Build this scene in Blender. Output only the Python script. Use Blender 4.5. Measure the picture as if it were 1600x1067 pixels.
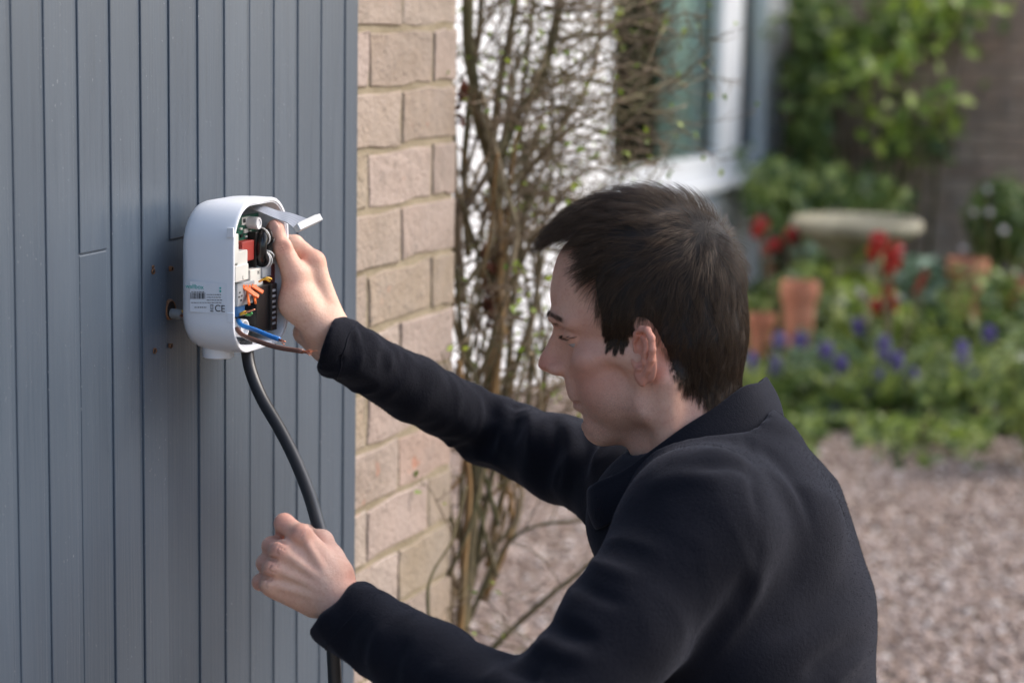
import bpy, bmesh, math, random
import numpy as np
from mathutils import Vector, Matrix

for _o in list(bpy.data.objects):
    bpy.data.objects.remove(_o, do_unlink=True)
SC = bpy.context.scene
COL = SC.collection
rad = math.radians

# ------------------------------------------------------------------ camera
FPX = 3650.0                       # focal length in pixels of the 1600 px wide photograph
CAM_H = 1.50
PITCH, ROLL = rad(8.75), rad(0.93)
_F = np.array([0, math.cos(PITCH), -math.sin(PITCH)])
_u0 = np.array([0, math.sin(PITCH), math.cos(PITCH)])
_r0 = np.array([1.0, 0, 0])
_R = math.cos(ROLL) * _r0 + math.sin(ROLL) * _u0
_U = math.cos(ROLL) * _u0 - math.sin(ROLL) * _r0
CAMP = np.array([0, 0, CAM_H])
cam_data = bpy.data.cameras.new('camera')
cam = bpy.data.objects.new('camera', cam_data)
COL.objects.link(cam)
cam.matrix_world = Matrix(((_R[0], _U[0], -_F[0], 0), (_R[1], _U[1], -_F[1], 0), (_R[2], _U[2], -_F[2], CAM_H), (0, 0, 0, 1)))
cam_data.sensor_width = 36.0
cam_data.lens = 36.0 * FPX / 1600.0
cam_data.clip_start = 0.05
cam_data.clip_end = 500.0
cam_data.dof.use_dof = True
cam_data.dof.focus_distance = 2.34
cam_data.dof.aperture_fstop = 4.4
cam_data.dof.aperture_blades = 0
SC.camera = cam

# ------------------------------------------------------------------ sky, sun, exposure
SUN_AZ = math.atan2(0.106, 0.040)      # from +Y towards +X: the sun stands to the right, a little beyond the man
SUN_EL = rad(42)
world = bpy.data.worlds.new('World')
SC.world = world
world.use_nodes = True
_wn = world.node_tree.nodes
_sky = _wn.new('ShaderNodeTexSky')
_sky.sky_type = 'NISHITA'
_sky.sun_disc = False
_sky.sun_elevation = SUN_EL
_sky.sun_rotation = SUN_AZ
_sky.air_density = 1.0
_sky.dust_density = 3.2
_sky.ozone_density = 1.0
world.node_tree.links.new(_sky.outputs[0], _wn['Background'].inputs[0])
_wn['Background'].inputs[1].default_value = 0.15
sun_data = bpy.data.lights.new('sun', 'SUN')
sun_data.energy = 1.0
sun_data.angle = rad(32)
sun_data.color = (1.0, 0.97, 0.94)
sun = bpy.data.objects.new('sun', sun_data)
COL.objects.link(sun)
_ts = Vector((math.sin(SUN_AZ) * math.cos(SUN_EL), math.cos(SUN_AZ) * math.cos(SUN_EL), math.sin(SUN_EL)))
sun.rotation_euler = (-_ts).to_track_quat('-Z', 'Y').to_euler()
sun.location = _ts * 30
SC.view_settings.view_transform = 'Standard'
SC.view_settings.look = 'None'
SC.view_settings.exposure = 1.08
SC.view_settings.gamma = 1.0
SC.view_settings.use_curve_mapping = False
SC.render.engine = 'CYCLES'
SC.cycles.use_denoising = True
SC.cycles.max_bounces = 8
SC.cycles.transparent_max_bounces = 16
SC.cycles.caustics_reflective = False
SC.cycles.caustics_refractive = False

# ------------------------------------------------------------------ placing helpers
def at(px, py, d):
    """point seen at photo pixel (px, py), d metres in front of the camera"""
    return CAMP + d * (_F + (px - 800.0) / FPX * _R - (py - 533.5) / FPX * _U)

def ray_plane(px, py, p0, nrm):
    v = at(px, py, 1.0) - CAMP
    t = np.dot(np.asarray(p0) - CAMP, nrm) / np.dot(v, nrm)
    return CAMP + t * v

def on_ground(px, py, z=0.0):
    return ray_plane(px, py, (0, 0, z), np.array([0, 0, 1.0]))

TH = rad(20.3)
S_DIR = np.array([math.sin(TH), math.cos(TH), 0])      # along the near wall, away from the camera
N_DIR = np.array([math.cos(TH), -math.sin(TH), 0])     # out of the near wall
Z_DIR = np.array([0, 0, 1.0])
W0 = at(557, 420, 2.91)
W0 = np.array([W0[0], W0[1], 0.0])
def wall(s, n, z):
    return W0 + s * S_DIR + n * N_DIR + z * Z_DIR
def wall_sz(px, py, n=0.0):
    p = ray_plane(px, py, W0 + n * N_DIR, N_DIR) - W0
    return float(np.dot(p, S_DIR)), float(p[2])
WALL_M = Matrix(((S_DIR[0], N_DIR[0], 0, W0[0]), (S_DIR[1], N_DIR[1], 0, W0[1]), (0, 0, 1, 0), (0, 0, 0, 1)))
# note: (s, n, z) is a left-handed triple, so meshes made in it get their faces flipped by WM()
def WM(v):
    v = np.asarray(v, float)
    return W0 + v[..., 0:1] * S_DIR + v[..., 1:2] * N_DIR + v[..., 2:3] * Z_DIR

# ------------------------------------------------------------------ object helpers
def link(o, parent=None):
    COL.objects.link(o)
    if parent is not None:
        o.parent = parent
        o.matrix_parent_inverse = parent.matrix_world.inverted() if False else Matrix.Identity(4)
    return o

def tag(o, label=None, cat=None, group=None, kind=None):
    if label: o['label'] = label
    if cat: o['category'] = cat
    if group: o['group'] = group
    if kind: o['kind'] = kind
    return o

def thing(name, label, cat, loc=(0, 0, 0), group=None, kind=None):
    o = bpy.data.objects.new(name, None)
    o.empty_display_size = 0.1
    o.location = Vector([float(c) for c in loc])
    COL.objects.link(o)
    return tag(o, label, cat, group, kind)

def mdata(name, v, f, mat=None, smooth=False):
    me = bpy.data.meshes.new(name)
    v = np.asarray(v, dtype=np.float32)
    if isinstance(f, np.ndarray):
        k = f.shape[1]
        me.vertices.add(len(v)); me.vertices.foreach_set('co', v.ravel())
        me.loops.add(f.size); me.loops.foreach_set('vertex_index', f.astype(np.int32).ravel())
        me.polygons.add(len(f))
        me.polygons.foreach_set('loop_start', np.arange(0, f.size, k, dtype=np.int32))
        me.update(calc_edges=True)
    else:
        me.from_pydata([tuple(map(float, p)) for p in v], [], [tuple(map(int, q)) for q in f])
        me.update()
    if smooth:
        me.polygons.foreach_set('use_smooth', [True] * len(me.polygons))
    if mat is not None:
        for m in (mat if isinstance(mat, (list, tuple)) else [mat]):
            me.materials.append(m)
    return me

def fix_normals(me):
    bm = bmesh.new(); bm.from_mesh(me)
    bmesh.ops.recalc_face_normals(bm, faces=bm.faces)
    bm.to_mesh(me); bm.free()
    return me

def obj(name, me, parent=None, loc=None):
    """loc is in world space; parents here are unrotated empties at a location"""
    o = bpy.data.objects.new(name, me)
    COL.objects.link(o)
    if parent is not None:
        o.parent = parent
    if loc is not None:
        o.location = Vector([float(c) for c in loc])
    return o

def world_origin(o):
    p = Vector(o.location)
    q = o.parent
    while q is not None:
        p += Vector(q.location)
        q = q.parent
    return np.array(p)

def wobj(name, v, f, mat, parent=None, smooth=False, fix=True):
    """mesh from world-space vertices; the object sits at its own middle"""
    v = np.asarray(v, float)
    c = (v.min(0) + v.max(0)) / 2
    me = mdata(name, v - c, f, mat, smooth)
    if fix: fix_normals(me)
    base = world_origin(parent) if parent is not None else np.zeros(3)
    return obj(name, me, parent, c - base)

class MB:
    """collects simple shapes into one mesh"""
    def __init__(self):
        self.v = []; self.f = []; self.n = 0
    def add(self, v, f):
        self.v.append(np.asarray(v, float))
        self.f += [tuple(int(i) + self.n for i in q) for q in f]
        self.n += len(v)
        return self
    def box(self, c, h, axes=None, bev=0.0):
        v, f = box_vf(c, h, axes, bev)
        return self.add(v, f)
    def tube(self, pts, r, seg=8, cap=True):
        v, f = tube_vf(pts, r, seg, cap)
        return self.add(v, f)
    def lathe(self, prof, c, seg=32, axis=None):
        v, f = lathe_vf(prof, c, seg, axis)
        return self.add(v, f)
    def verts(self):
        return np.concatenate(self.v)
    def build(self, name, mat, parent=None, smooth=False, fix=True):
        return wobj(name, self.verts(), self.f, mat, parent, smooth, fix)

def box_vf(c, h, axes=None, bev=0.0):
    A = np.eye(3) if axes is None else np.asarray(axes, float)
    if bev <= 0:
        q = np.array([[x, y, z] for x in (-1, 1) for y in (-1, 1) for z in (-1, 1)], float) * np.asarray(h)
        f = [(0, 1, 3, 2), (4, 6, 7, 5), (0, 4, 5, 1), (2, 3, 7, 6), (0, 2, 6, 4), (1, 5, 7, 3)]
        return np.asarray(c) + q @ A, f
    bm = bmesh.new()
    bmesh.ops.create_cube(bm, size=2.0)
    for v in bm.verts:
        v.co = Vector((v.co.x * h[0], v.co.y * h[1], v.co.z * h[2]))
    bmesh.ops.bevel(bm, geom=list(bm.edges), offset=bev, segments=2 if bev > 0.0008 else 1, affect='EDGES', profile=0.5)
    v = np.array([tuple(p.co) for p in bm.verts]); bm.verts.index_update()
    f = [tuple(q.index for q in p.verts) for p in bm.faces]
    bm.free()
    return np.asarray(c) + v @ A, f

def frames(P):
    P = np.asarray(P, float); n = len(P)
    T = np.gradient(P, axis=0)
    T /= np.linalg.norm(T, axis=1)[:, None] + 1e-12
    a = np.array([0, 0, 1.0]) if abs(T[0][2]) < 0.9 else np.array([1.0, 0, 0])
    u = np.cross(T[0], a); u /= np.linalg.norm(u)
    Us = []
    for i in range(n):
        u = u - T[i] * np.dot(u, T[i]); u /= np.linalg.norm(u) + 1e-12
        Us.append(u)
    Us = np.array(Us)
    return T, Us, np.cross(T, Us)

def tube_vf(pts, r, seg=8, cap=True):
    P = np.asarray(pts, float); n = len(P)
    r = np.broadcast_to(np.asarray(r, float), (n,))
    T, U, V = frames(P)
    a = np.linspace(0, 2 * math.pi, seg, endpoint=False)
    v = P[:, None] + r[:, None, None] * (np.cos(a)[None, :, None] * U[:, None] + np.sin(a)[None, :, None] * V[:, None])
    v = v.reshape(-1, 3)
    f = [(i * seg + j, i * seg + (j + 1) % seg, (i + 1) * seg + (j + 1) % seg, (i + 1) * seg + j) for i in range(n - 1) for j in range(seg)]
    if cap:
        f.append(tuple(range(seg - 1, -1, -1))); f.append(tuple((n - 1) * seg + j for j in range(seg)))
    return v, f

def lathe_vf(prof, c, seg=32, axis=None):
    """prof: list of (radius, height); axis: 3 rows x,y,z frame"""
    A = np.eye(3) if axis is None else np.asarray(axis, float)
    a = np.linspace(0, 2 * math.pi, seg, endpoint=False)
    v = np.array([[r * math.cos(t), r * math.sin(t), h] for r, h in prof for t in a])
    n = len(prof)
    f = [(i * seg + j, i * seg + (j + 1) % seg, (i + 1) * seg + (j + 1) % seg, (i + 1) * seg + j) for i in range(n - 1) for j in range(seg)]
    f.append(tuple(range(seg - 1, -1, -1))); f.append(tuple((n - 1) * seg + j for j in range(seg)))
    return np.asarray(c) + v @ A, f

def smooth_path(pts, n=40):
    """Catmull-Rom through points (any number of columns)"""
    P = np.asarray(pts, float)
    Q = np.vstack([2 * P[0] - P[1], P, 2 * P[-1] - P[-2]])
    m = len(P) - 1
    out = []
    for t in np.linspace(0, m, n):
        i = min(int(t), m - 1); u = t - i
        p0, p1, p2, p3 = Q[i], Q[i + 1], Q[i + 2], Q[i + 3]
        out.append(0.5 * (2 * p1 + (p2 - p0) * u + (2 * p0 - 5 * p1 + 4 * p2 - p3) * u * u + (3 * p1 - p0 - 3 * p2 + p3) * u ** 3))
    return np.array(out)

# ------------------------------------------------------------------ material helpers
def srgb(r, g, b):
    def c(x):
        x /= 255.0
        return x / 12.92 if x <= 0.04045 else ((x + 0.055) / 1.055) ** 2.4
    return (c(r), c(g), c(b), 1.0)

class NT:
    def __init__(self, name):
        self.m = bpy.data.materials.new(name); self.m.use_nodes = True
        self.t = self.m.node_tree; self.b = self.t.nodes['Principled BSDF']
    def n(self, typ, **kw):
        x = self.t.nodes.new(typ)
        for k, v in kw.items(): setattr(x, k, v)
        return x
    def l(self, a, b): self.t.links.new(a, b)
    def coord(self, kind='Object'):
        return self.n('ShaderNodeTexCoord').outputs[kind]
    def mapping(self, src, scale=(1, 1, 1), loc=None):
        m = self.n('ShaderNodeMapping'); m.inputs['Scale'].default_value = scale
        self.l(src, m.inputs['Vector'])
        if loc is not None: self.l(loc, m.inputs['Location'])
        return m.outputs[0]
    def noise(self, vec, scale, detail=4, rough=0.55, out='Fac'):
        x = self.n('ShaderNodeTexNoise'); x.inputs['Scale'].default_value = scale
        x.inputs['Detail'].default_value = detail; x.inputs['Roughness'].default_value = rough
        if vec is not None: self.l(vec, x.inputs['Vector'])
        return x.outputs[out]
    def ramp(self, fac, stops, interp='LINEAR'):
        x = self.n('ShaderNodeValToRGB'); x.color_ramp.interpolation = interp
        e = x.color_ramp.elements
        while len(e) < len(stops): e.new(0.5)
        for i, (p, c) in enumerate(stops):
            e[i].position = p; e[i].color = c if len(c) == 4 else (*c, 1)
        self.l(fac, x.inputs[0])
        return x.outputs[0]
    def mix(self, fac, a, b, mode='MIX'):
        x = self.n('ShaderNodeMix', data_type='RGBA', blend_type=mode)
        for s, v in ((x.inputs[0], fac), (x.inputs[6], a), (x.inputs[7], b)):
            if hasattr(v, 'is_linked') or hasattr(v, 'links'): self.l(v, s)
            else: s.default_value = v
        return x.outputs[2]
    def math(self, op, a, b=None, clamp=False):
        x = self.n('ShaderNodeMath', operation=op, use_clamp=clamp)
        for s, v in ((x.inputs[0], a), (x.inputs[1], b)):
            if v is None: continue
            if hasattr(v, 'links'): self.l(v, s)
            else: s.default_value = v
        return x.outputs[0]
    def bump(self, h, strength=0.3, dist=0.002, prev=None):
        x = self.n('ShaderNodeBump'); x.inputs['Strength'].default_value = strength
        x.inputs['Distance'].default_value = dist
        self.l(h, x.inputs['Height'])
        if prev is not None: self.l(prev, x.inputs['Normal'])
        self.l(x.outputs[0], self.b.inputs['Normal'])
        return x.outputs[0]
    def attr(self, name, out='Fac'):
        x = self.n('ShaderNodeAttribute'); x.attribute_name = name
        return x.outputs[out]
    def rand(self):
        return self.n('ShaderNodeObjectInfo').outputs['Random']
    def set(self, **kw):
        for k, v in kw.items():
            s = self.b.inputs[k.replace('_', ' ')]
            if hasattr(v, 'links'): self.l(v, s)
            else: s.default_value = v
        return self

def plain(name, col, rough=0.5, metal=0.0, var=0.08, scale=60.0, **kw):
    m = NT(name)
    c = m.coord()
    nz = m.noise(c, scale, 3)
    lo = tuple(x * (1 - var) for x in col[:3]) + (1,); hi = tuple(min(1, x * (1 + var)) for x in col[:3]) + (1,)
    m.set(Base_Color=m.ramp(nz, [(0.3, lo), (0.7, hi)]), Roughness=rough, Metallic=metal)
    m.set(**kw)
    return m.m
# ------------------------------------------------------------------ materials of the setting
rng = np.random.default_rng(7)
random.seed(7)

def mat_paint_board():
    m = NT('grey_blue_board_paint')
    c = m.coord(); r = m.rand()
    comb = m.n('ShaderNodeCombineXYZ'); m.l(m.math('MULTIPLY', r, 37.0), comb.inputs[0]); m.l(m.math('MULTIPLY', r, 11.0), comb.inputs[2])
    grain = m.noise(m.mapping(c, (160, 160, 5), comb.outputs[0]), 1.0, 6, 0.6)
    broad = m.noise(m.mapping(c, (6, 6, 1.5), comb.outputs[0]), 1.0, 3)
    col = m.ramp(broad, [(0.25, (0.054, 0.076, 0.104)), (0.75, (0.082, 0.108, 0.140))])
    tint = m.ramp(r, [(0.0, (0.86, 0.88, 0.90)), (1.0, (1.10, 1.08, 1.06))])
    col = m.mix(1.0, col, tint, 'MULTIPLY')
    col = m.mix(m.math('MULTIPLY', m.ramp(grain, [(0.3, (1, 1, 1)), (0.55, (0, 0, 0))]), 0.16), col, (0.046, 0.062, 0.084, 1))
    dust = m.noise(m.mapping(c, (300, 300, 220), comb.outputs[0]), 1.0, 2)
    patch = m.noise(m.mapping(c, (10, 10, 5), comb.outputs[0]), 1.0, 2)
    dm = m.math('MULTIPLY', m.ramp(dust, [(0.70, (0, 0, 0)), (0.76, (1, 1, 1))]), m.ramp(patch, [(0.42, (0, 0, 0)), (0.62, (1, 1, 1))]))
    col = m.mix(m.math('MULTIPLY', dm, 0.55), col, (0.40, 0.42, 0.45, 1))
    m.set(Base_Color=col, Roughness=m.ramp(grain, [(0.3, (0.30,) * 3), (0.7, (0.48,) * 3)]))
    h = m.math('ADD', m.math('MULTIPLY', grain, 0.8), m.math('MULTIPLY', dm, 0.6))
    m.bump(h, 0.55, 0.0012)
    return m.m
M_BOARD = mat_paint_board()

def mat_brick(name, stops, dark=(0.10, 0.085, 0.075)):
    m = NT(name)
    c = m.coord(); r = m.rand()
    comb = m.n('ShaderNodeCombineXYZ'); m.l(m.math('MULTIPLY', r, 53.0), comb.inputs[0]); m.l(m.math('MULTIPLY', r, 17.0), comb.inputs[1])
    base = m.ramp(r, stops)
    n1 = m.noise(m.mapping(c, (9, 9, 12), comb.outputs[0]), 1.0, 5)
    n2 = m.noise(m.mapping(c, (180, 180, 180), comb.outputs[0]), 1.0, 3)
    n3 = m.noise(m.mapping(c, (70, 70, 70), comb.outputs[0]), 1.0, 2)
    col = m.mix(m.ramp(n1, [(0.35, (0, 0, 0)), (0.7, (0.5,) * 3)]), base, m.mix(0.5, base, (0.46, 0.40, 0.37, 1)))
    col = m.mix(m.ramp(n2, [(0.58, (0, 0, 0)), (0.70, (0.6,) * 3)]), col, (*dark, 1))
    col = m.mix(m.ramp(n3, [(0.70, (0, 0, 0)), (0.76, (0.8,) * 3)]), col, (*dark, 1))
    gw_ = m.n('ShaderNodeNewGeometry').outputs['Position']
    gr_ = m.noise(gw_, 7.0, 5, 0.65)
    col = m.mix(m.ramp(gr_, [(0.42, (0, 0, 0)), (0.68, (0.55,) * 3)]), col, m.mix(0.6, col, (0.12, 0.105, 0.08, 1)))
    sp_ = m.noise(gw_, 26.0, 3, 0.6)
    col = m.mix(m.ramp(sp_, [(0.68, (0, 0, 0)), (0.74, (0.7,) * 3)]), col, (0.40, 0.16, 0.09, 1))
    m.set(Base_Color=col, Roughness=0.9)
    m.bump(m.math('ADD', m.math('ADD', n2, m.math('MULTIPLY', n3, 1.4)), m.math('MULTIPLY', n1, 2.5)), 0.8, 0.003)
    return m.m
M_BRICK = mat_brick('buff_brick', [(0.0, (0.26, 0.195, 0.14)), (0.2, (0.40, 0.325, 0.265)), (0.4, (0.36, 0.275, 0.235)), (0.55, (0.30, 0.24, 0.165)), (0.7, (0.37, 0.255, 0.205)), (0.88, (0.385, 0.32, 0.27)), (1.0, (0.23, 0.165, 0.12))])
M_BRICK_FAR = mat_brick('brown_brick', [(0.0, (0.42, 0.285, 0.195)), (0.35, (0.52, 0.37, 0.26)), (0.7, (0.41, 0.275, 0.19)), (1.0, (0.53, 0.40, 0.29))])

def mat_mortar():
    m = NT('sandy_mortar')
    c = m.coord()
    n1 = m.noise(c, 160, 4); n2 = m.noise(c, 14, 4)
    col = m.ramp(n2, [(0.3, (0.22, 0.178, 0.112)), (0.7, (0.32, 0.265, 0.18))])
    col = m.mix(m.ramp(n1, [(0.6, (0, 0, 0)), (0.75, (0.6,) * 3)]), col, (0.12, 0.10, 0.07, 1))
    m.set(Base_Color=col, Roughness=0.95)
    m.bump(n1, 0.7, 0.003)
    return m.m
M_MORTAR = mat_mortar()
M_WOOD_RAW = plain('raw_drilled_wood', (0.16, 0.075, 0.035), 0.8, var=0.4, scale=400)
M_HOLE_SHADE = plain('hole_shade_black', (0.012, 0.008, 0.006), 0.9)  # near-black colour painting the shade inside the drilled holes

# ------------------------------------------------------------------ near brick wall
S_END = 0.326
COURSE = 0.0758
Z_J1 = 1.4386
def brick_variants(length, depth, height, n=5, mat=M_BRICK, rough=0.0016):
    """bricks with chipped, uneven arrises: a ragged outline, a slightly smaller face"""
    out = []
    for k in range(n):
        a, b = length / 2, height / 2
        P = [(-a, -b), (-a * 0.55, -b), (0, -b), (a * 0.5, -b), (a, -b), (a, -b * 0.2), (a, b), (a * 0.45, b), (-a * 0.05, b), (-a * 0.5, b), (-a, b), (-a, b * 0.25)]
        P = np.array(P) + rng.normal(0, rough, (12, 2))
        m = len(P); V = []
        for y_, ins, jit in ((-depth / 2, 0.0, 0), (depth / 2 - 0.0025, 0.0, 0), (depth / 2 - 0.0008, 0.0008, 1), (depth / 2, 0.0024, 1)):
            for q in P:
                V.append((q[0] * (1 - ins / a), -y_ + (rng.normal(0, 0.0006) if jit else 0), q[1] * (1 - ins / b)))
        V += [tuple(np.array(v) * [1, -1, 1]) for v in []]
        F = [(r * m + i, r * m + (i + 1) % m, (r + 1) * m + (i + 1) % m, (r + 1) * m + i) for r in range(3) for i in range(m)]
        F += [tuple(range(m)), tuple(3 * m + i for i in range(m))]
        me = mdata('brick', V, F, mat)
        fix_normals(me); out.append(me)
    return out

WALL_ROT = math.atan2(S_DIR[1], S_DIR[0])
near_wall = thing('brick_wall', 'buff brick wall end between grey cladding and bare shrub', 'wall', wall(0, 0, 0))
core = MB()
core.box(wall((-0.30 + S_END - 0.004) / 2, -0.0565, 1.27), ((S_END - 0.004 + 0.30) / 2, 0.0549, 1.27), np.array([S_DIR, N_DIR, Z_DIR]))
core.build('mortar', M_MORTAR, near_wall)
V_FULL = brick_variants(0.2006, 0.1025, 0.0675, 9)
S_A = 0.035
def put_brick(parent, meshes, s, n, z, length, base_len, rot=WALL_ROT):
    o = obj('brick', meshes[int(rng.integers(len(meshes)))], parent)
    p = wall(s, n, z) - world_origin(parent)
    o.location = Vector(p)
    o.rotation_euler = (rng.normal(0, 0.003), rng.normal(0, 0.003), rot + rng.normal(0, 0.002))
    o.scale = (length / base_len, 1, 1)
    return o
PER = 0.209
k = 0
for k in range(-14, 19):
    ztop = Z_J1 - k * COURSE
    if ztop < 0.06: break
    zc = ztop - COURSE / 2
    off = S_A if k % 2 == 0 else S_A + PER / 2
    s = off - 2 * PER
    while s < S_END - 0.02:
        a, b = s + 0.0042, s + PER - 0.0042
        b = min(b, S_END)
        if S_END - b < 0.055: b = S_END
        if a > -0.32:
            put_brick(near_wall, V_FULL, (a + b) / 2, -0.0502 + rng.normal(0, 0.0006), zc, b - a, 0.2006)
        s = b + 0.005 if b >= S_END else s + PER
# the return of the wall, behind the corner
ret = MB(); ret.box(wall(S_END - 0.06, -0.45, 1.27), (0.052, 0.34, 1.27), np.array([S_DIR, N_DIR, Z_DIR]))
ret.build('mortar', M_MORTAR, near_wall)
for k in range(-14, 19):
    ztop = Z_J1 - k * COURSE
    if ztop < 0.06: break
    for j in range(3):
        n0 = -0.113 - j * PER - (PER / 2 if k % 2 == 0 else 0) - 0.10
        put_brick(near_wall, V_FULL, S_END - 0.0515, n0, ztop - COURSE / 2, 0.1985, 0.1985, WALL_ROT + math.pi / 2)

# ------------------------------------------------------------------ grey timber cladding
CL_N = 0.025                                     # painted face stands this far in front of the bricks
grooves = [-0.944, -0.884, -0.8235, -0.7695, -0.7100, -0.6500, -0.5905, -0.5325, -0.4708, -0.4105, -0.3502, -0.2912, -0.2302, -0.1672, -0.1017]
CL_END = -0.0613
cladding = thing('timber_cladding', 'grey blue painted vertical board cladding at the left', 'cladding', wall(-0.5, 0, 0))
gw = 0.0092
edges = [-1.36 + 0.0602 * i for i in range(7)] + grooves
CL_AX = np.array([S_DIR, N_DIR, Z_DIR])
bk = MB(); bk.box(wall((-1.40 + CL_END) / 2, CL_N - 0.0053, 1.30), ((CL_END + 1.40) / 2 - 0.003, 0.0065, 1.28), CL_AX)
bk.build('backing_board', M_BOARD, cladding)
def board(s0, s1, z0, z1, dn=0.0):
    c = wall((s0 + s1) / 2, CL_N - 0.0035 + dn, (z0 + z1) / 2)
    v, f = box_vf(c, ((s1 - s0) / 2, 0.0062, (z1 - z0) / 2), CL_AX, 0.0011)
    wobj('board', v, f, M_BOARD, cladding)
for i, e in enumerate(edges):
    a = e + gw / 2
    b = (edges[i + 1] - gw / 2) if i + 1 < len(edges) else CL_END
    dn = float(rng.normal(0, 0.0004))
    cut = None
    if abs(e + 0.7100) < 1e-6: cut = wall_sz(138, 395, CL_N)[1]
    if abs(e + 0.5325) < 1e-6: cut = wall_sz(280, 372, CL_N)[1]
    if abs(e + 0.8235) < 1e-6: cut = 0.41
    if cut:
        board(a, b, cut + 0.0008, 2.58, dn)
        board(a, b, 0.03, cut - 0.0008, dn - (0.0022 if abs(e + 0.5325) < 1e-6 else 0.001))
    else:
        board(a, b, 0.03, 2.58, dn)

# drilled screw holes and the cable hole, splintered wood round them; black discs stand for the shade inside
for j, (px, py, r, rr) in enumerate([(240, 424, 0.0019, 0.0034), (269, 420, 0.0017, 0.0030), (242, 548, 0.0017, 0.0036), (268, 540, 0.0017, 0.0028), (239.5, 417, 0.001, 0.0018)]):
    s, z = wall_sz(px, py, CL_N + 0.004)
    m_ = MB()
    ax = np.array([S_DIR, Z_DIR, N_DIR])
    r, rr = r * 0.8, rr * 0.78
    prof = [(r, -0.004), (rr * 0.8, 0.0), (rr, 0.0012), (rr * 1.15, 0.0003), (rr * 1.2, -0.002)]
    v, f = lathe_vf(prof, (0, 0, 0), 12, ax)
    v = v * (1 + rng.normal(0, 0.10, (len(v), 1)))
    hole = wobj('screw_hole', v + wall(s, CL_N + 0.0035, z), f, M_WOOD_RAW, cladding)
    d = MB(); d.lathe([(r * 1.15, -0.001), (r * 1.15, 0.0008)], wall(s, CL_N + 0.0035, z), 10, ax)
    d.build('hole_shade_disc', M_HOLE_SHADE, hole)
HOLE_S, HOLE_Z = wall_sz(266, 484, CL_N + 0.003)
ax = np.array([S_DIR, Z_DIR, N_DIR])
v, f = lathe_vf([(0.0082, -0.003), (0.0088, 0.0), (0.0096, 0.0014), (0.0104, 0.0004), (0.0107, -0.002)], (0, 0, 0), 26, ax)
v = v * (1 + rng.normal(0, 0.035, (len(v), 1)))
hole = wobj('cable_hole', v + wall(HOLE_S, CL_N + 0.0034, HOLE_Z), f, M_WOOD_RAW, cladding)
d = MB(); d.lathe([(0.0089, -0.001), (0.0089, 0.0006)], wall(HOLE_S, CL_N + 0.0034, HOLE_Z), 20, ax); d.build('hole_shade_disc', M_HOLE_SHADE, hole)  # black disc at the face, shade of the cable hole as colour
# ------------------------------------------------------------------ ground
def mat_gravel_ground():
    m = NT('gravel_ground')
    c = m.coord()
    v = m.n('ShaderNodeTexVoronoi'); v.inputs['Scale'].default_value = 55.0; m.l(c, v.inputs['Vector'])
    n2 = m.noise(c, 1.2, 4)
    col = m.ramp(m.noise(v.outputs['Color'], 3.0, 1), [(0.3, (0.16, 0.112, 0.078)), (0.5, (0.26, 0.20, 0.155)), (0.7, (0.36, 0.295, 0.245))])
    col = m.mix(m.ramp(n2, [(0.45, (0, 0, 0)), (0.75, (0.45,) * 3)]), col, (0.17, 0.125, 0.085, 1))
    m.set(Base_Color=col, Roughness=0.9)
    m.bump(v.outputs['Distance'], 0.9, 0.012)
    return m.m
M_GROUND = mat_gravel_ground()
g = 260.0
n_ = 2
ground = wobj('ground', [(-g, -g, 0), (g, -g, 0), (g, g, 0), (-g, g, 0)], [(0, 1, 2, 3)], M_GROUND)
tag(ground, 'pale pinkish gravel drive', 'ground', kind='structure')

# loose stones lying on the drive
def mat_stones():
    m = NT('gravel_stones')
    a = m.attr('tint')
    col = m.ramp(a, [(0.0, (0.075, 0.047, 0.030)), (0.25, (0.215, 0.145, 0.108)), (0.5, (0.335, 0.248, 0.20)), (0.75, (0.44, 0.355, 0.31)), (1.0, (0.66, 0.60, 0.55))])
    m.set(Base_Color=col, Roughness=0.85)
    return m.m
M_STONE = mat_stones()
def stones(name, pts, size):
    n = len(pts)
    t = (1 + 5 ** 0.5) / 2
    base = np.array([(1, 0, 0), (-1, 0, 0), (0, 1, 0), (0, -1, 0), (0, 0, 1), (0, 0, -1)], float)
    fc = np.array([(0, 2, 4), (2, 1, 4), (1, 3, 4), (3, 0, 4), (2, 0, 5), (1, 2, 5), (3, 1, 5), (0, 3, 5)])
    sc = size * rng.uniform(0.5, 1.25, (n, 1, 1)) * np.stack([rng.uniform(0.8, 1.3, n), rng.uniform(0.7, 1.0, n), rng.uniform(0.5, 0.8, n)], 1)[:, None, :]
    v = base[None] * sc * (1 + rng.normal(0, 0.12, (n, 6, 1)))
    a = rng.uniform(0, 6.283, n); ca, sa = np.cos(a), np.sin(a)
    x = v[..., 0] * ca[:, None] - v[..., 1] * sa[:, None]; y = v[..., 0] * sa[:, None] + v[..., 1] * ca[:, None]
    tl = rng.normal(0, 0.35, n)
    z = v[..., 2] + x * np.sin(tl)[:, None]
    V = np.stack([x, y, z], -1) + pts[:, None, :]
    F = (fc[None] + (np.arange(n) * 6)[:, None, None]).reshape(-1, 3)
    me = mdata(name, V.reshape(-1, 3), F, M_STONE)
    at_ = me.attributes.new('tint', 'FLOAT', 'POINT')
    at_.data.foreach_set('value', np.repeat(np.clip(rng.normal(0.50, 0.24, n), 0, 1), 6).astype(np.float32))
    o = obj(name, me)
    return tag(o, 'small pinkish gravel stones spread over the drive', 'gravel', kind='stuff')
NS = 62000
y = 4.3 + 4.2 * rng.uniform(0, 1, NS) ** 1.15
x = rng.uniform(-0.35, 0.30, NS) * y + 0.10 * y
pts = np.stack([x, y, rng.uniform(0.0, 0.008, NS)], 1)
stones('gravel', pts, 0.0128)

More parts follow.
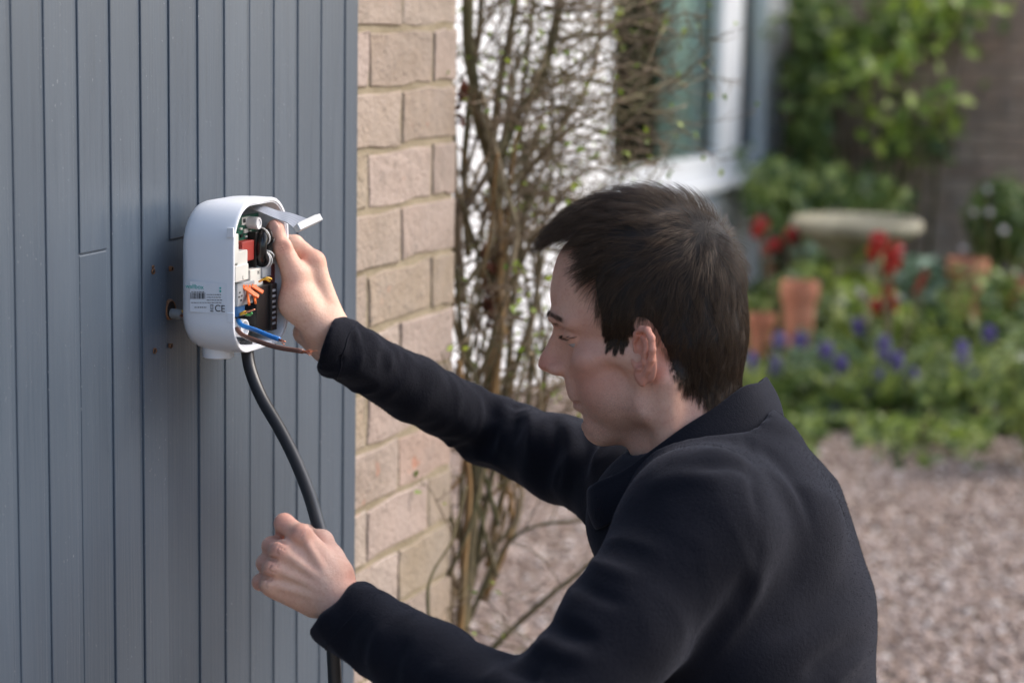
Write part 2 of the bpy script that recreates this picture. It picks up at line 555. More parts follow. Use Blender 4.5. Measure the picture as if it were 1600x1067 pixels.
# ------------------------------------------------------------------ white house front with window
TH2 = rad(24.0)
S2 = np.array([math.sin(TH2), math.cos(TH2), 0]); N2 = np.array([math.cos(TH2), -math.sin(TH2), 0])
H0 = at(1217, 270, 11.3); H0 = np.array([H0[0], H0[1], 0.0])
AX2 = np.array([S2, N2, Z_DIR])
def house(s, n, z): return H0 + s * S2 + n * N2 + z * Z_DIR
def house_sz(px, py, n=0.0):
    p = ray_plane(px, py, H0 + n * N2, N2) - H0
    return float(np.dot(p, S2)), float(p[2])
def mat_render_white():
    m = NT('white_render')
    c = m.coord(); n1 = m.noise(c, 1.5, 4); n2 = m.noise(c, 90, 4)
    m.set(Base_Color=m.ramp(n1, [(0.3, (0.80, 0.81, 0.82)), (0.7, (0.87, 0.87, 0.87))]), Roughness=0.8)
    m.bump(n2, 0.4, 0.004)
    return m.m
M_RENDER = mat_render_white()
M_UPVC = plain('white_window_frame', (0.72, 0.74, 0.76), 0.3, var=0.03, scale=4)
M_CURTAIN = plain('grey_green_curtain', (0.50, 0.58, 0.53), 0.9, var=0.12, scale=30)
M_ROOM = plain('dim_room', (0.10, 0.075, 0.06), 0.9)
def mat_glass():
    m = NT('window_glass')
    tr = m.n('ShaderNodeBsdfTransparent'); tr.inputs[0].default_value = (0.90, 0.95, 0.93, 1)
    gl = m.n('ShaderNodeBsdfGlossy'); gl.inputs['Roughness'].default_value = 0.02
    lw = m.n('ShaderNodeLayerWeight'); lw.inputs[0].default_value = 0.5
    fr = m.math('ADD', 0.04, m.math('MULTIPLY', 0.9, m.math('POWER', lw.outputs['Facing'], 5.0)))
    mx = m.n('ShaderNodeMixShader'); m.l(fr, mx.inputs[0]); m.l(tr.outputs[0], mx.inputs[1]); m.l(gl.outputs[0], mx.inputs[2])
    m.l(mx.outputs[0], m.t.nodes['Material Output'].inputs[0])
    return m.m
M_GLASS = mat_glass()
s_l, z_sill = house_sz(948, 286)
s_l = house_sz(948, 200)[0]
z_sill = house_sz(1150, 277)[1]
s_m0, s_m1 = house_sz(1122, 150)[0], house_sz(1158, 150)[0]
s_f = house_sz(1190, 150)[0]
Z_TOP = 1.95
hs = thing('house', 'white rendered house front with window behind the bare shrub', 'house', house(-2, 0, 0))
def hbox(name, s0, s1, n0, n1, z0, z1, mat, parent=hs, bev=0.0):
    v, f = box_vf(house((s0 + s1) / 2, (n0 + n1) / 2, (z0 + z1) / 2), ((s1 - s0) / 2, abs(n1 - n0) / 2, (z1 - z0) / 2), AX2, bev)
    return wobj(name, v, f, mat, parent)
hbox('wall', -6.5, s_l, -0.22, 0, 0, 2.7, M_RENDER)
hbox('wall', s_l, 0.0, -0.22, -0.003, 0, z_sill, M_RENDER)
hbox('wall', s_l, 0.0, -0.22, -0.003, Z_TOP, 2.7, M_RENDER)
win = hbox('window', s_l, s_l + 0.05, -0.11, 0.0, z_sill + 0.06, Z_TOP, M_UPVC, bev=0.006)
WO = world_origin(win)
hbox('sill', s_l - 0.04, 0.03, -0.10, 0.055, z_sill - 0.035, z_sill + 0.010, M_UPVC, win, bev=0.01)
hbox('frame', s_l, 0.0, -0.10, -0.004, z_sill + 0.012, z_sill + 0.115, M_UPVC, win, bev=0.008)
hbox('frame', s_l, 0.0, -0.10, -0.004, Z_TOP - 0.09, Z_TOP, M_UPVC, win, bev=0.008)
hbox('mullion', s_m0 + 0.02, s_m1 - 0.02, -0.045, 0.008, z_sill + 0.1, Z_TOP - 0.08, M_UPVC, win, bev=0.008)
hbox('frame', s_f, 0.0, -0.06, 0.02, z_sill + 0.012, Z_TOP + 0.1, M_UPVC, win, bev=0.01)
hbox('glass_pane', s_l + 0.04, s_m0 + 0.04, -0.062, -0.056, z_sill + 0.1, Z_TOP - 0.08, M_GLASS, win)
hbox('glass_pane', s_m1 - 0.04, s_f + 0.02, -0.062, -0.056, z_sill + 0.1, Z_TOP - 0.08, M_GLASS, win)
# room behind the glass, and a gathered curtain hanging in it
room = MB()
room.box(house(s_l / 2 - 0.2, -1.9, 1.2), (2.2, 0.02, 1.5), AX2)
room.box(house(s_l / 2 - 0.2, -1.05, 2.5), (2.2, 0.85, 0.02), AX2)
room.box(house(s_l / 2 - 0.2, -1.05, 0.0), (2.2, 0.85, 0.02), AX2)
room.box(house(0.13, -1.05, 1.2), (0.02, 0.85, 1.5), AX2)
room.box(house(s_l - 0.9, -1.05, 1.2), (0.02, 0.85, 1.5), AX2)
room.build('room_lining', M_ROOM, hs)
s_c0, s_c1 = house_sz(1078, 150)[0], house_sz(1135, 150)[0]
nn = 160
ss = np.linspace(s_c0, s_c1 + 0.5, nn)
nv = -0.13 + 0.03 * np.sin(ss * 46 + 0.8 * np.sin(ss * 9)) + 0.012 * np.sin(ss * 101)
V = np.array([house(a, b + o_, z) for z in (z_sill - 0.1, Z_TOP + 0.05) for o_ in (0, -0.006) for a, b in zip(ss, nv)])
F = []
for i in range(nn - 1):
    F += [(i, i + 1, 2 * nn + i + 1, 2 * nn + i), (nn + i, 3 * nn + i, 3 * nn + i + 1, nn + i + 1), (i, nn + i, nn + i + 1, i + 1), (2 * nn + i, 2 * nn + i + 1, 3 * nn + i + 1, 3 * nn + i)]
cur = wobj('curtain', V, F, M_CURTAIN, smooth=True)
tag(cur, 'grey green gathered curtain hanging inside the window', 'curtain')
hbox('roof', -6.8, 0.4, -2.4, 0.35, 2.72, 2.85, M_UPVC)

# ------------------------------------------------------------------ brown brick wall at the back of the garden
BW0 = house(0.25, 0, 0)
BS = N2.copy(); BN = -S2
AXB = np.array([BS, BN, Z_DIR])
def backw(s, n, z): return BW0 + s * BS + n * BN + z * Z_DIR
back = thing('brick_wall', 'shaded brown brick wall behind the flower bed', 'wall', backw(1.0, 0, 0))
bc = MB(); bc.box(backw(1.9, -0.11, 0.89), (2.4, 0.10, 0.89), AXB); bc.build('mortar', plain('brown_mortar', (0.30, 0.25, 0.20), 0.95, var=0.2, scale=30), back)
V_FAR = brick_variants(0.215, 0.09, 0.065, 4, M_BRICK_FAR)
rotb = math.atan2(BS[1], BS[0])
far_v, far_f, n_far = [], [], 0
for r_ in range(24):
    zc = 0.0375 + r_ * 0.075
    for c_ in range(-2, 20):
        s = c_ * 0.225 + (0.1125 if r_ % 2 else 0)
        if s > 4.2: continue
        p = backw(s, -0.042 + rng.normal(0, 0.0015), zc)
        if 4 <= r_ < 24 and -0.1 < s < 2.45:
            o = obj('brick', V_FAR[int(rng.integers(4))], back, p - world_origin(back)); o.rotation_euler = (0, 0, rotb)
        else:
            v, f = box_vf(p, (0.1075, 0.045, 0.0325), AXB)
            far_v.append(v); far_f += [tuple(i + n_far for i in q) for q in f]; n_far += 8
cop = MB()
for i in range(8):
    cop.box(backw(-0.2 + i * 0.6, -0.10, 1.825), (0.296, 0.15, 0.025), AXB, 0.006)
cop.build('coping', M_MORTAR, back)
o = wobj('bricks', np.concatenate(far_v), far_f, M_BRICK_FAR, back); tag(o, kind='stuff')
# ------------------------------------------------------------------ smooth solid modelling (distance fields -> surface nets)
class Field:
    def __init__(self, lo, hi, h):
        self.lo = np.asarray(lo, np.float32); self.h = float(h)
        self.shape = tuple(int(math.ceil((b - a) / h)) + 1 for a, b in zip(lo, hi))
        self.F = np.full(self.shape, 6 * h + 1e3, np.float32)
    def sub(self, bb, pad):
        sl = []
        for k in range(3):
            a = int(max(0, math.floor((bb[0][k] - pad - self.lo[k]) / self.h)))
            b = int(min(self.shape[k], math.ceil((bb[1][k] + pad - self.lo[k]) / self.h) + 1))
            if b <= a: return None, None
            sl.append(slice(a, b))
        ax = [(self.lo[k] + self.h * np.arange(sl[k].start, sl[k].stop)).astype(np.float32) for k in range(3)]
        return tuple(sl), (ax[0][:, None, None], ax[1][None, :, None], ax[2][None, None, :])
    def put(self, fn, bb, k=0.0, op='add'):
        sl, X = self.sub(bb, k + 3 * self.h)
        if sl is None: return self
        d = fn(*X); a = self.F[sl]
        if op == 'sub':
            d = -d
            if k > 0:
                h = np.maximum(k - np.abs(a - d), 0) / k
                self.F[sl] = np.maximum(a, d) + h * h * k * 0.25
            else: self.F[sl] = np.maximum(a, d)
        else:
            if k > 0:
                h = np.maximum(k - np.abs(a - d), 0) / k
                self.F[sl] = np.minimum(a, d) + (-h * h * k * 0.25)
            else: self.F[sl] = np.minimum(a, d)
        return self
    def cone(self, a, b, ra, rb, k=0.0, op='add', sq=None):
        """rounded cone from a to b; sq = per-axis stretch of space (makes flattened sections)"""
        a = np.asarray(a, np.float32); b = np.asarray(b, np.float32)
        q = np.ones(3, np.float32) if sq is None else np.asarray(sq, np.float32)
        A, B = a * q, b * q; ba = B - A; L = float(ba @ ba) + 1e-12
        def fn(x, y, z):
            px, py, pz = x * q[0] - A[0], y * q[1] - A[1], z * q[2] - A[2]
            t = np.clip((px * ba[0] + py * ba[1] + pz * ba[2]) / L, 0, 1)
            return np.sqrt((px - t * ba[0]) ** 2 + (py - t * ba[1]) ** 2 + (pz - t * ba[2]) ** 2) - (ra + (rb - ra) * t)
        r = max(ra, rb) / q
        return self.put(fn, (np.minimum(a, b) - r, np.maximum(a, b) + r), k, op)
    def ell(self, c, r, k=0.0, op='add', rot=None):
        c = np.asarray(c, np.float32); r = np.asarray(r, np.float32)
        R = np.eye(3, dtype=np.float32) if rot is None else np.asarray(rot, np.float32)
        def fn(x, y, z):
            dx, dy, dz = x - c[0], y - c[1], z - c[2]
            u = [(dx * R[i, 0] + dy * R[i, 1] + dz * R[i, 2]) for i in range(3)]
            k0 = np.sqrt((u[0] / r[0]) ** 2 + (u[1] / r[1]) ** 2 + (u[2] / r[2]) ** 2)
            k1 = np.sqrt((u[0] / r[0] ** 2) ** 2 + (u[1] / r[1] ** 2) ** 2 + (u[2] / r[2] ** 2) ** 2) + 1e-9
            return k0 * (k0 - 1.0) / k1
        m = r if rot is None else np.full(3, r.max())
        return self.put(fn, (c - m, c + m), k, op)
    def chain(self, pts, rs, k=0.0, op='add', k2=None):
        for i in range(len(pts) - 1):
            self.cone(pts[i], pts[i + 1], rs[i], rs[i + 1], k if i == 0 or k2 is None else k2, op)
        return self
    def cut(self, p, n):
        """drop everything on the side the normal points to"""
        p = np.asarray(p, np.float32); n = np.asarray(n, np.float32)
        ax = [(self.lo[k] + self.h * np.arange(self.shape[k])).astype(np.float32) for k in range(3)]
        d = (ax[0][:, None, None] - p[0]) * n[0] + (ax[1][None, :, None] - p[1]) * n[1] + (ax[2][None, None, :] - p[2]) * n[2]
        self.F = np.maximum(self.F, d)
        return self
    def mesh(self):
        return surface_nets(self.F, self.lo, self.h)

def surface_nets(F, lo, h):
    F = F.copy()
    for k in range(3):                      # close the surface at the grid border
        sl = [slice(None)] * 3
        for e in (0, -1):
            sl[k] = e; F[tuple(sl)] = np.maximum(F[tuple(sl)], h)
    S = F < 0
    nx, ny, nz = F.shape
    cnt = np.zeros((nx - 1, ny - 1, nz - 1), np.int8)
    for i in (0, 1):
        for j in (0, 1):
            for k in (0, 1):
                cnt += S[i:nx - 1 + i, j:ny - 1 + j, k:nz - 1 + k]
    I = np.argwhere((cnt > 0) & (cnt < 8))
    idx = np.full(cnt.shape, -1, np.int32)
    idx[I[:, 0], I[:, 1], I[:, 2]] = np.arange(len(I))
    acc = np.zeros((len(I), 3), np.float32); num = np.zeros(len(I), np.float32)
    C = [(i, j, k) for i in (0, 1) for j in (0, 1) for k in (0, 1)]
    val = {c: F[I[:, 0] + c[0], I[:, 1] + c[1], I[:, 2] + c[2]] for c in C}
    for c in C:
        for ax in range(3):
            if c[ax] == 0:
                d = list(c); d[ax] = 1; d = tuple(d)
                a, b = val[c], val[d]
                m = (a < 0) != (b < 0)
                t = a[m] / (a[m] - b[m])
                p = np.tile(np.array(c, np.float32), (int(m.sum()), 1)); p[:, ax] += t
                acc[m] += p; num[m] += 1
    V = (I + acc / num[:, None]) * h + lo
    Q = []
    for ax in range(3):
        b, c = (ax + 1) % 3, (ax + 2) % 3
        lo_ = [slice(0, n) for n in F.shape]; hi_ = [slice(0, n) for n in F.shape]
        for t_ in (lo_, hi_):
            t_[b] = slice(1, F.shape[b] - 1); t_[c] = slice(1, F.shape[c] - 1)
        lo_[ax] = slice(0, F.shape[ax] - 1); hi_[ax] = slice(1, F.shape[ax])
        s0 = S[tuple(lo_)]; s1 = S[tuple(hi_)]
        for flip, m in ((False, s0 & ~s1), (True, ~s0 & s1)):
            J = np.argwhere(m)
            if not len(J): continue
            base = J.copy(); base[:, b] += 1; base[:, c] += 1
            def cell(db, dc):
                q = base.copy(); q[:, b] += db; q[:, c] += dc
                return idx[q[:, 0], q[:, 1], q[:, 2]]
            q = np.stack([cell(-1, -1), cell(0, -1), cell(0, 0), cell(-1, 0)], 1)
            Q.append(q[:, ::-1] if flip else q)
    return V, np.concatenate(Q)

def vnormals(V, Q):
    a = V[Q[:, 2]] - V[Q[:, 0]]; b = V[Q[:, 3]] - V[Q[:, 1]]
    n = np.cross(a, b)
    N = np.zeros_like(V)
    for k in range(4): np.add.at(N, Q[:, k], n)
    return N / (np.linalg.norm(N, axis=1)[:, None] + 1e-12)

def relax(V, Q, it=2, w=0.5):
    E = np.concatenate([Q[:, [0, 1]], Q[:, [1, 2]], Q[:, [2, 3]], Q[:, [3, 0]]])
    E = np.concatenate([E, E[:, ::-1]])
    deg = np.bincount(E[:, 0], minlength=len(V)).astype(np.float32)[:, None]
    for _ in range(it):
        s = np.stack([np.bincount(E[:, 0], weights=V[E[:, 1], k], minlength=len(V)) for k in range(3)], 1)
        V = (1 - w) * V + w * s / np.maximum(deg, 1)
    return V

# lattice value noise for displacing surfaces
_perm = np.random.default_rng(3).random((32, 32, 32)).astype(np.float32)
def vnoise(P):
    P = np.asarray(P, np.float64)
    i = np.floor(P).astype(int); f = P - i; f = f * f * (3 - 2 * f)
    out = 0
    for a in (0, 1):
        for b in (0, 1):
            for c in (0, 1):
                w = (f[:, 0] if a else 1 - f[:, 0]) * (f[:, 1] if b else 1 - f[:, 1]) * (f[:, 2] if c else 1 - f[:, 2])
                out = out + w * _perm[(i[:, 0] + a) % 32, (i[:, 1] + b) % 32, (i[:, 2] + c) % 32]
    return out * 2 - 1

def project(P):
    """photo pixel of world points"""
    d = np.asarray(P) - CAMP
    z = d @ _F
    return np.stack([800 + FPX * (d @ _R) / z, 533.5 - FPX * (d @ _U) / z], 1), z
# ------------------------------------------------------------------ the white charging unit, cover off
NB, NF = 0.050, 0.114
SL, SR = wall_sz(364, 430, NF)[0], wall_sz(452, 430, NF)[0]
ZT, ZB = wall_sz(408, 311, NF)[1], wall_sz(400, 547, NF)[1]
SC_, ZC_ = (SL + SR) / 2, (ZT + ZB) / 2
HS_, HZ_ = (SR - SL) / 2, (ZT - ZB) / 2
M_WHITE = plain('white_plastic', (0.78, 0.80, 0.83), 0.32, var=0.02, scale=20)
M_WHITE_IN = plain('white_plastic_inside', (0.70, 0.71, 0.73), 0.45, var=0.03, scale=20)
M_PCB = plain('green_circuit_board', (0.008, 0.095, 0.060), 0.35, var=0.35, scale=500)
M_BLK = plain('black_plastic', (0.012, 0.012, 0.013), 0.32, var=0.2, scale=60)
M_BLK_GLOSS = plain('black_enamel', (0.010, 0.010, 0.011), 0.15, var=0.2, scale=60)
M_RED = plain('red_relay', (0.30, 0.030, 0.024), 0.4, var=0.12, scale=80)
M_DRED = plain('dark_red_block', (0.20, 0.018, 0.018), 0.4, var=0.1, scale=80)
M_CREAM = plain('cream_connector', (0.66, 0.65, 0.60), 0.4, var=0.06, scale=80)
M_GREYP = plain('grey_terminal', (0.30, 0.32, 0.34), 0.45, var=0.08, scale=80)
M_ORANGE = plain('orange_lever', (0.80, 0.17, 0.03), 0.35, var=0.06, scale=80)
M_BLUE = plain('blue_wire', (0.02, 0.20, 0.58), 0.35, var=0.05, scale=80)
M_BROWN = plain('brown_wire', (0.17, 0.075, 0.050), 0.4, var=0.05, scale=80)
M_YELLOW = plain('yellow_earth_wire', (0.70, 0.38, 0.03), 0.4, var=0.1, scale=60)
M_GREENW = plain('green_stripe', (0.05, 0.25, 0.06), 0.4)
M_COPPER = plain('bare_copper', (0.72, 0.30, 0.18), 0.3, metal=1.0, var=0.1, scale=300)
M_WIREW = plain('white_wire', (0.68, 0.68, 0.66), 0.35)
M_CABLE = plain('black_cable', (0.016, 0.017, 0.019), 0.38, var=0.15, scale=40)
M_SHEATH = plain('grey_sheath', (0.20, 0.21, 0.215), 0.6, var=0.15, scale=200)
M_RIBBON = plain('grey_ribbon', (0.40, 0.42, 0.46), 0.5, var=0.05, scale=30)
M_STEEL = plain('steel', (0.6, 0.6, 0.6), 0.3, metal=1.0)
M_INK = plain('black_ink', (0.03, 0.03, 0.035), 0.6)
M_TEAL = plain('teal_ink', (0.03, 0.42, 0.36), 0.6)
M_PAPER = plain('sticker', (0.74, 0.77, 0.81), 0.4, var=0.02)

unit_box = thing('charger_unit', 'white plastic wall charger with its cover off and circuit board showing', 'charger', wall(SC_, (NB + NF) / 2, ZB))

def outline(k, r=0.036, seg=10, ins=0.0):
    """rounded outline in (s, z), narrower at the top; k scales about the middle"""
    a, b = HS_ - ins, HZ_ - ins
    rt, rb = max(0.004, r * 1.18 - ins), max(0.004, r * 0.95 - ins)
    P = []
    for cx, cz, a0, rr in ((1, 1, 0, rt), (-1, 1, 90, rt), (-1, -1, 180, rb), (1, -1, 270, rb)):
        for t in np.linspace(a0, a0 + 90, seg):
            P.append((cx * (a - rr) + rr * math.cos(rad(t)), cz * (b - rr) + rr * math.sin(rad(t))))
    P = np.array(P)
    P[:, 0] *= 1 - 0.035 * (P[:, 1] / HZ_ > 0) * np.clip(P[:, 1] / HZ_, 0, 1)
    return P * np.asarray(k)
def shell():
    rings = []
    D = NF - NB
    def ring(n, k, ins=0.0):
        q = outline(k, ins=ins)
        rings.append(np.stack([SC_ + q[:, 0], np.full(len(q), n), ZC_ + q[:, 1]], 1))
    # outside, from the back to the rim
    for dn, k in ((0.0, 0.70), (0.0006, 0.80), (0.003, 0.88), (0.007, 0.938), (0.012, 0.967), (0.020, 0.988), (0.032, 1.0), (0.046, 1.004), (D - 0.003, 1.0), (D - 0.0006, 0.998)):
        ring(NB + dn, k)
    ring(NF, 1.0, 0.0007)
    ring(NF, 1.0, 0.0034)
    ring(NF - 0.0012, 1.0, 0.0038)
    ring(NF - 0.0012, 1.0, 0.0052)
    ring(NF - 0.020, 1.0, 0.0056); ring(NB + 0.012, 0.965, 0.0056); ring(NB + 0.006, 0.90, 0.006); ring(NB + 0.005, 0.80, 0.006)
    m = len(rings[0]); V = np.concatenate(rings)
    F = [(i * m + j, i * m + (j + 1) % m, (i + 1) * m + (j + 1) % m, (i + 1) * m + j) for i in range(len(rings) - 1) for j in range(m)]
    F.append(tuple(range(m))); F.append(tuple((len(rings) - 1) * m + j for j in range(m)))
    return WM(V), F
v, f = shell()
housing = wobj('housing', v, f, M_WHITE, unit_box, smooth=True)
_es = housing.modifiers.new('edge', 'EDGE_SPLIT'); _es.split_angle = rad(38)

AXW = np.array([S_DIR, N_DIR, Z_DIR])
def wpt(px, py, n): s, z = wall_sz(px, py, n); return wall(s, n, z)
def cbox(name, px0, py0, px1, py1, dep, thick, mat, parent=unit_box, bev=0.0006):
    """block whose front face fills the pixel box at depth dep behind the rim"""
    n = NF - dep
    s0, z0 = wall_sz(px0, (py0 + py1) / 2, n)[0], wall_sz((px0 + px1) / 2, py1, n)[1]
    s1, z1 = wall_sz(px1, (py0 + py1) / 2, n)[0], wall_sz((px0 + px1) / 2, py0, n)[1]
    v, f = box_vf(wall((s0 + s1) / 2, n - thick / 2, (z0 + z1) / 2), ((s1 - s0) / 2, thick / 2, (z1 - z0) / 2), AXW, bev)
    return wobj(name, v, f, mat, parent)
BF = NF - 0.046                                        # face of the circuit board
_q = outline(0.955, ins=0.0075); _m = len(_q)
_V = np.concatenate([np.stack([SC_ + _q[:, 0], np.full(_m, n_), ZC_ + _q[:, 1]], 1) for n_ in (BF - 0.0016, BF)])
board_ = wobj('circuit_board', WM(_V), [(j, (j + 1) % _m, _m + (j + 1) % _m, _m + j) for j in range(_m)] + [tuple(range(_m)), tuple(range(_m, 2 * _m))], M_PCB, unit_box)
for i in range(46):                                    # small soldered parts
    s = SC_ + rng.uniform(-1, 1) * (HS_ - 0.020); z = ZC_ + rng.uniform(-1, 1) * (HZ_ - 0.030)
    w_, h_ = rng.uniform(0.0008, 0.0026, 2)
    bx_ = MB(); bx_.box(wall(s, BF + 0.0007, z), (w_, 0.0007, h_), AXW)
    bx_.build('chip', [M_BLK, M_CREAM, M_GREYP][i % 3], board_)
dau = cbox('daughter_board', 371, 336, 404, 375, 0.026, 0.003, M_PCB, bev=0.0002)
cbox('paper_label', 378, 339, 391, 351, 0.0256, 0.0005, M_CREAM, dau, bev=0)
for q_ in ((376, 356, 379, 359), (382, 358, 388, 364), (390, 360, 393, 363), (377, 366, 380, 371), (394, 367, 398, 371), (384, 368, 387, 371)):
    cbox('chip', *q_, 0.0245, 0.0018, M_BLK if q_[0] % 2 else M_CREAM, dau, bev=0)
cbox('mark', 380, 342, 384, 348, 0.0254, 0.0003, M_INK, dau, bev=0)
q = MB(); q.lathe([(0.0066, 0.0), (0.0066, 0.0215), (0.0061, 0.0225), (0.0040, 0.0225), (0.0036, 0.0215)], wpt(405, 349, NF - 0.014) - N_DIR * 0.0225, 24, np.array([S_DIR, Z_DIR, N_DIR]))
q.build('capacitor', M_WHITE_IN, unit_box, smooth=False)
cbox('relay', 378, 377, 397, 408, 0.016, 0.028, M_RED)
cbox('relay', 424, 412, 436, 444, 0.014, 0.030, M_DRED)
# black wound choke with pale wires round it
tc = wpt(411, 388, NF - 0.014)
R_, r_ = 0.0105, 0.0066
ta = np.linspace(0, 2 * math.pi, 28, endpoint=False); tb = np.linspace(0, 2 * math.pi, 12, endpoint=False)
V = np.array([tc + (R_ + r_ * math.cos(b)) * (math.cos(a) * S_DIR * 0.72 + math.sin(a) * Z_DIR * 1.22) + r_ * 1.2 * math.sin(b) * N_DIR for a in ta for b in tb])
F = [(i * 12 + j, i * 12 + (j + 1) % 12, ((i + 1) % 28) * 12 + (j + 1) % 12, ((i + 1) % 28) * 12 + j) for i in range(28) for j in range(12)]
choke = wobj('choke', V, F, M_BLK_GLOSS, unit_box, smooth=True)
cc_ = MB(); cc_.box(tc - N_DIR * 0.010, (0.012, 0.008, 0.018), AXW, 0.001); cc_.build('choke_base', M_BLK, choke)
for a in (0.5, 1.15, 1.8, 4.3, 4.95, 5.6):
    t = np.linspace(0, 2 * math.pi, 20)
    P = [tc + (R_ + (r_ + 0.0011) * math.cos(b)) * (math.cos(a + 0.12 * math.sin(b)) * S_DIR * 0.72 + math.sin(a + 0.12 * math.sin(b)) * Z_DIR * 1.22) + (r_ * 1.2 + 0.0011) * math.sin(b) * N_DIR for b in t]
    w_ = MB(); w_.tube(P, 0.00085, 6); w_.build('winding', M_WIREW if a > 3 or a > 1.5 else M_BLK_GLOSS, choke, smooth=True)
# connectors
cbox('connector', 366.5, 366, 373, 412, 0.006, 0.034, M_CREAM)
cn = cbox('connector', 371, 392, 387, 416, 0.008, 0.034, M_CREAM)
cbox('connector', 368, 414, 388.5, 439, 0.006, 0.036, M_CREAM)
c3 = cbox('connector', 391, 420, 411, 452, 0.012, 0.030, M_CREAM)
cbox('connector', 400, 450, 409, 464, 0.010, 0.030, M_CREAM)
def label_text(txt, p, size, mat, parent, ax=None, name='lettering'):
    cu = bpy.data.curves.new(name, 'FONT'); cu.body = txt; cu.size = size; cu.align_x = 'CENTER'; cu.align_y = 'CENTER'; cu.extrude = 0.00003
    tmp = bpy.data.objects.new('tmp', cu); COL.objects.link(tmp)
    dg = bpy.context.evaluated_depsgraph_get(); me = bpy.data.meshes.new_from_object(tmp.evaluated_get(dg))
    bpy.data.objects.remove(tmp); bpy.data.curves.remove(cu)
    me.materials.clear(); me.materials.append(mat)
    o = bpy.data.objects.new(name, me); COL.objects.link(o); o.parent = parent
    X, Y = ax; Zx = np.cross(X, Y)
    m = Matrix(((X[0], Y[0], Zx[0], 0), (X[1], Y[1], Zx[1], 0), (X[2], Y[2], Zx[2], 0), (0, 0, 0, 1)))
    o.rotation_euler = m.to_euler(); o.location = Vector(np.asarray(p) - world_origin(parent))
    return o
FR = (S_DIR, Z_DIR)
label_text('L', wpt(380, 434, NF - 0.0057), 0.006, M_INK, unit_box, FR)
label_text('N', wpt(404, 426, NF - 0.0117), 0.006, M_INK, unit_box, FR)
cbox('grey_block', 410, 417, 424, 433, 0.010, 0.032, M_GREYP)
big = cbox('power_relay', 401, 446, 424, 517, 0.006, 0.036, M_BLK)
cbox('relay_side', 424, 443, 433, 516, 0.003, 0.038, M_BLK)
for i in range(7):
    cbox('marking', 426, 452 + i * 8.5, 431, 455.5 + i * 8.5, 0.0026, 0.0008, M_GREYP, bev=0)
term = cbox('terminal_block', 371, 441, 398, 476, 0.010, 0.034, M_GREYP)
for i in range(5):
    cbox('slot', 380 + i * 4.6, 445, 382.6 + i * 4.6, 450.5, 0.0096, 0.0012, M_ORANGE, term, bev=0)
for (a, b) in (((381, 449), (400, 462)), ((393, 446), (411, 457)), ((387, 458), (389, 475)), ((397, 457), (399, 473)), ((386, 451), (404, 464))):
    p0 = wpt(a[0], a[1], NF - 0.010); p1 = wpt(b[0], b[1], NF - 0.001)
    l_ = MB(); d_ = p1 - p0; L_ = np.linalg.norm(d_); d_ = d_ / L_
    u_ = np.cross(d_, N_DIR); u_ /= np.linalg.norm(u_)
    l_.box((p0 + p1) / 2, (L_ / 2, 0.0022, 0.0011), np.array([d_, u_, np.cross(d_, u_)]), 0.0005)
    l_.build('lever', M_ORANGE, term)
for (x_, y_) in ((374, 456), (377, 461), (373, 463), (376, 468)):
    cbox('contact', x_, y_, x_ + 2.2, y_ + 2.2, 0.0096, 0.001, M_BLK, term, bev=0)
cbox('connector', 371, 476, 383, 494, 0.012, 0.030, plain('blue_connector', (0.03, 0.13, 0.33), 0.4))
q = MB(); q.lathe([(0.0095, 0.0), (0.0095, 0.030), (0.0075, 0.030), (0.0072, 0.026)], wpt(383, 513, NF - 0.010) - N_DIR * 0.030, 20, np.array([S_DIR, Z_DIR, N_DIR]))
q.build('cable_sleeve', M_WHITE_IN, unit_box)
for (x_, y_) in ((362.5, 364), (363.5, 497)):          # catches for the missing cover on the rim
    v, f = box_vf(wall(SL + 0.0013, NF - 0.003, wall_sz(x_, y_, NF)[1]), (0.0012, 0.0036, 0.005), AXW, 0.0004)
    wobj('catch', v - S_DIR * 0.0008, f, M_WHITE, unit_box)
# cable entry under the unit
p_ = wall(*[wall_sz(341, 540, NB + 0.026)[0], NB + 0.026, ZB])
q = MB(); q.lathe([(0.0150, -0.0085), (0.0162, -0.0075), (0.0165, 0.004), (0.019, 0.012)], p_, 28); q.build('cable_spout', M_WHITE, unit_box, smooth=True).modifiers.new('edge', 'EDGE_SPLIT').split_angle = rad(40)
p_ = wall(wall_sz(404, 546, NB + 0.040)[0], NB + 0.040, ZB)
q = MB(); q.lathe([(0.0016, -0.003), (0.0016, 0.004)], p_ + S_DIR * 0.004 - Z_DIR * 0.0005, 10); q.build('screw', M_STEEL, unit_box)

# printed label on the side facing left
SIDE = (N_DIR, Z_DIR)
def sp(px, py, off=0.0006):                            # point on the flat left flank
    p = ray_plane(px, py, wall(SL - off, 0, 0), S_DIR)
    return p
def side_rect(name, px0, py0, px1, py1, mat, off=0.0007, parent=unit_box, th=0.00012):
    a = sp(px0, (py0 + py1) / 2, off); b = sp(px1, (py0 + py1) / 2, off); c = sp((px0 + px1) / 2, py0, off); d = sp((px0 + px1) / 2, py1, off)
    n0, n1 = np.dot(a - W0, N_DIR), np.dot(b - W0, N_DIR); z0, z1 = d[2], c[2]
    v, f = box_vf(wall(SL - off, (n0 + n1) / 2, (z0 + z1) / 2), (th, (n1 - n0) / 2, (z1 - z0) / 2), AXW)
    return wobj(name, v, f, mat, parent)
stk = side_rect('sticker', 297, 441, 355, 489, M_PAPER, 0.0005)
label_text('wallbox', sp(304, 448, 0.0011), 0.0066, M_TEAL, stk, SIDE)
side_rect('mark', 343, 449, 345.5, 451.5, M_TEAL, 0.0008, stk); side_rect('mark', 343, 453.5, 345.5, 456.5, M_TEAL, 0.0008, stk)
xb = 297.5
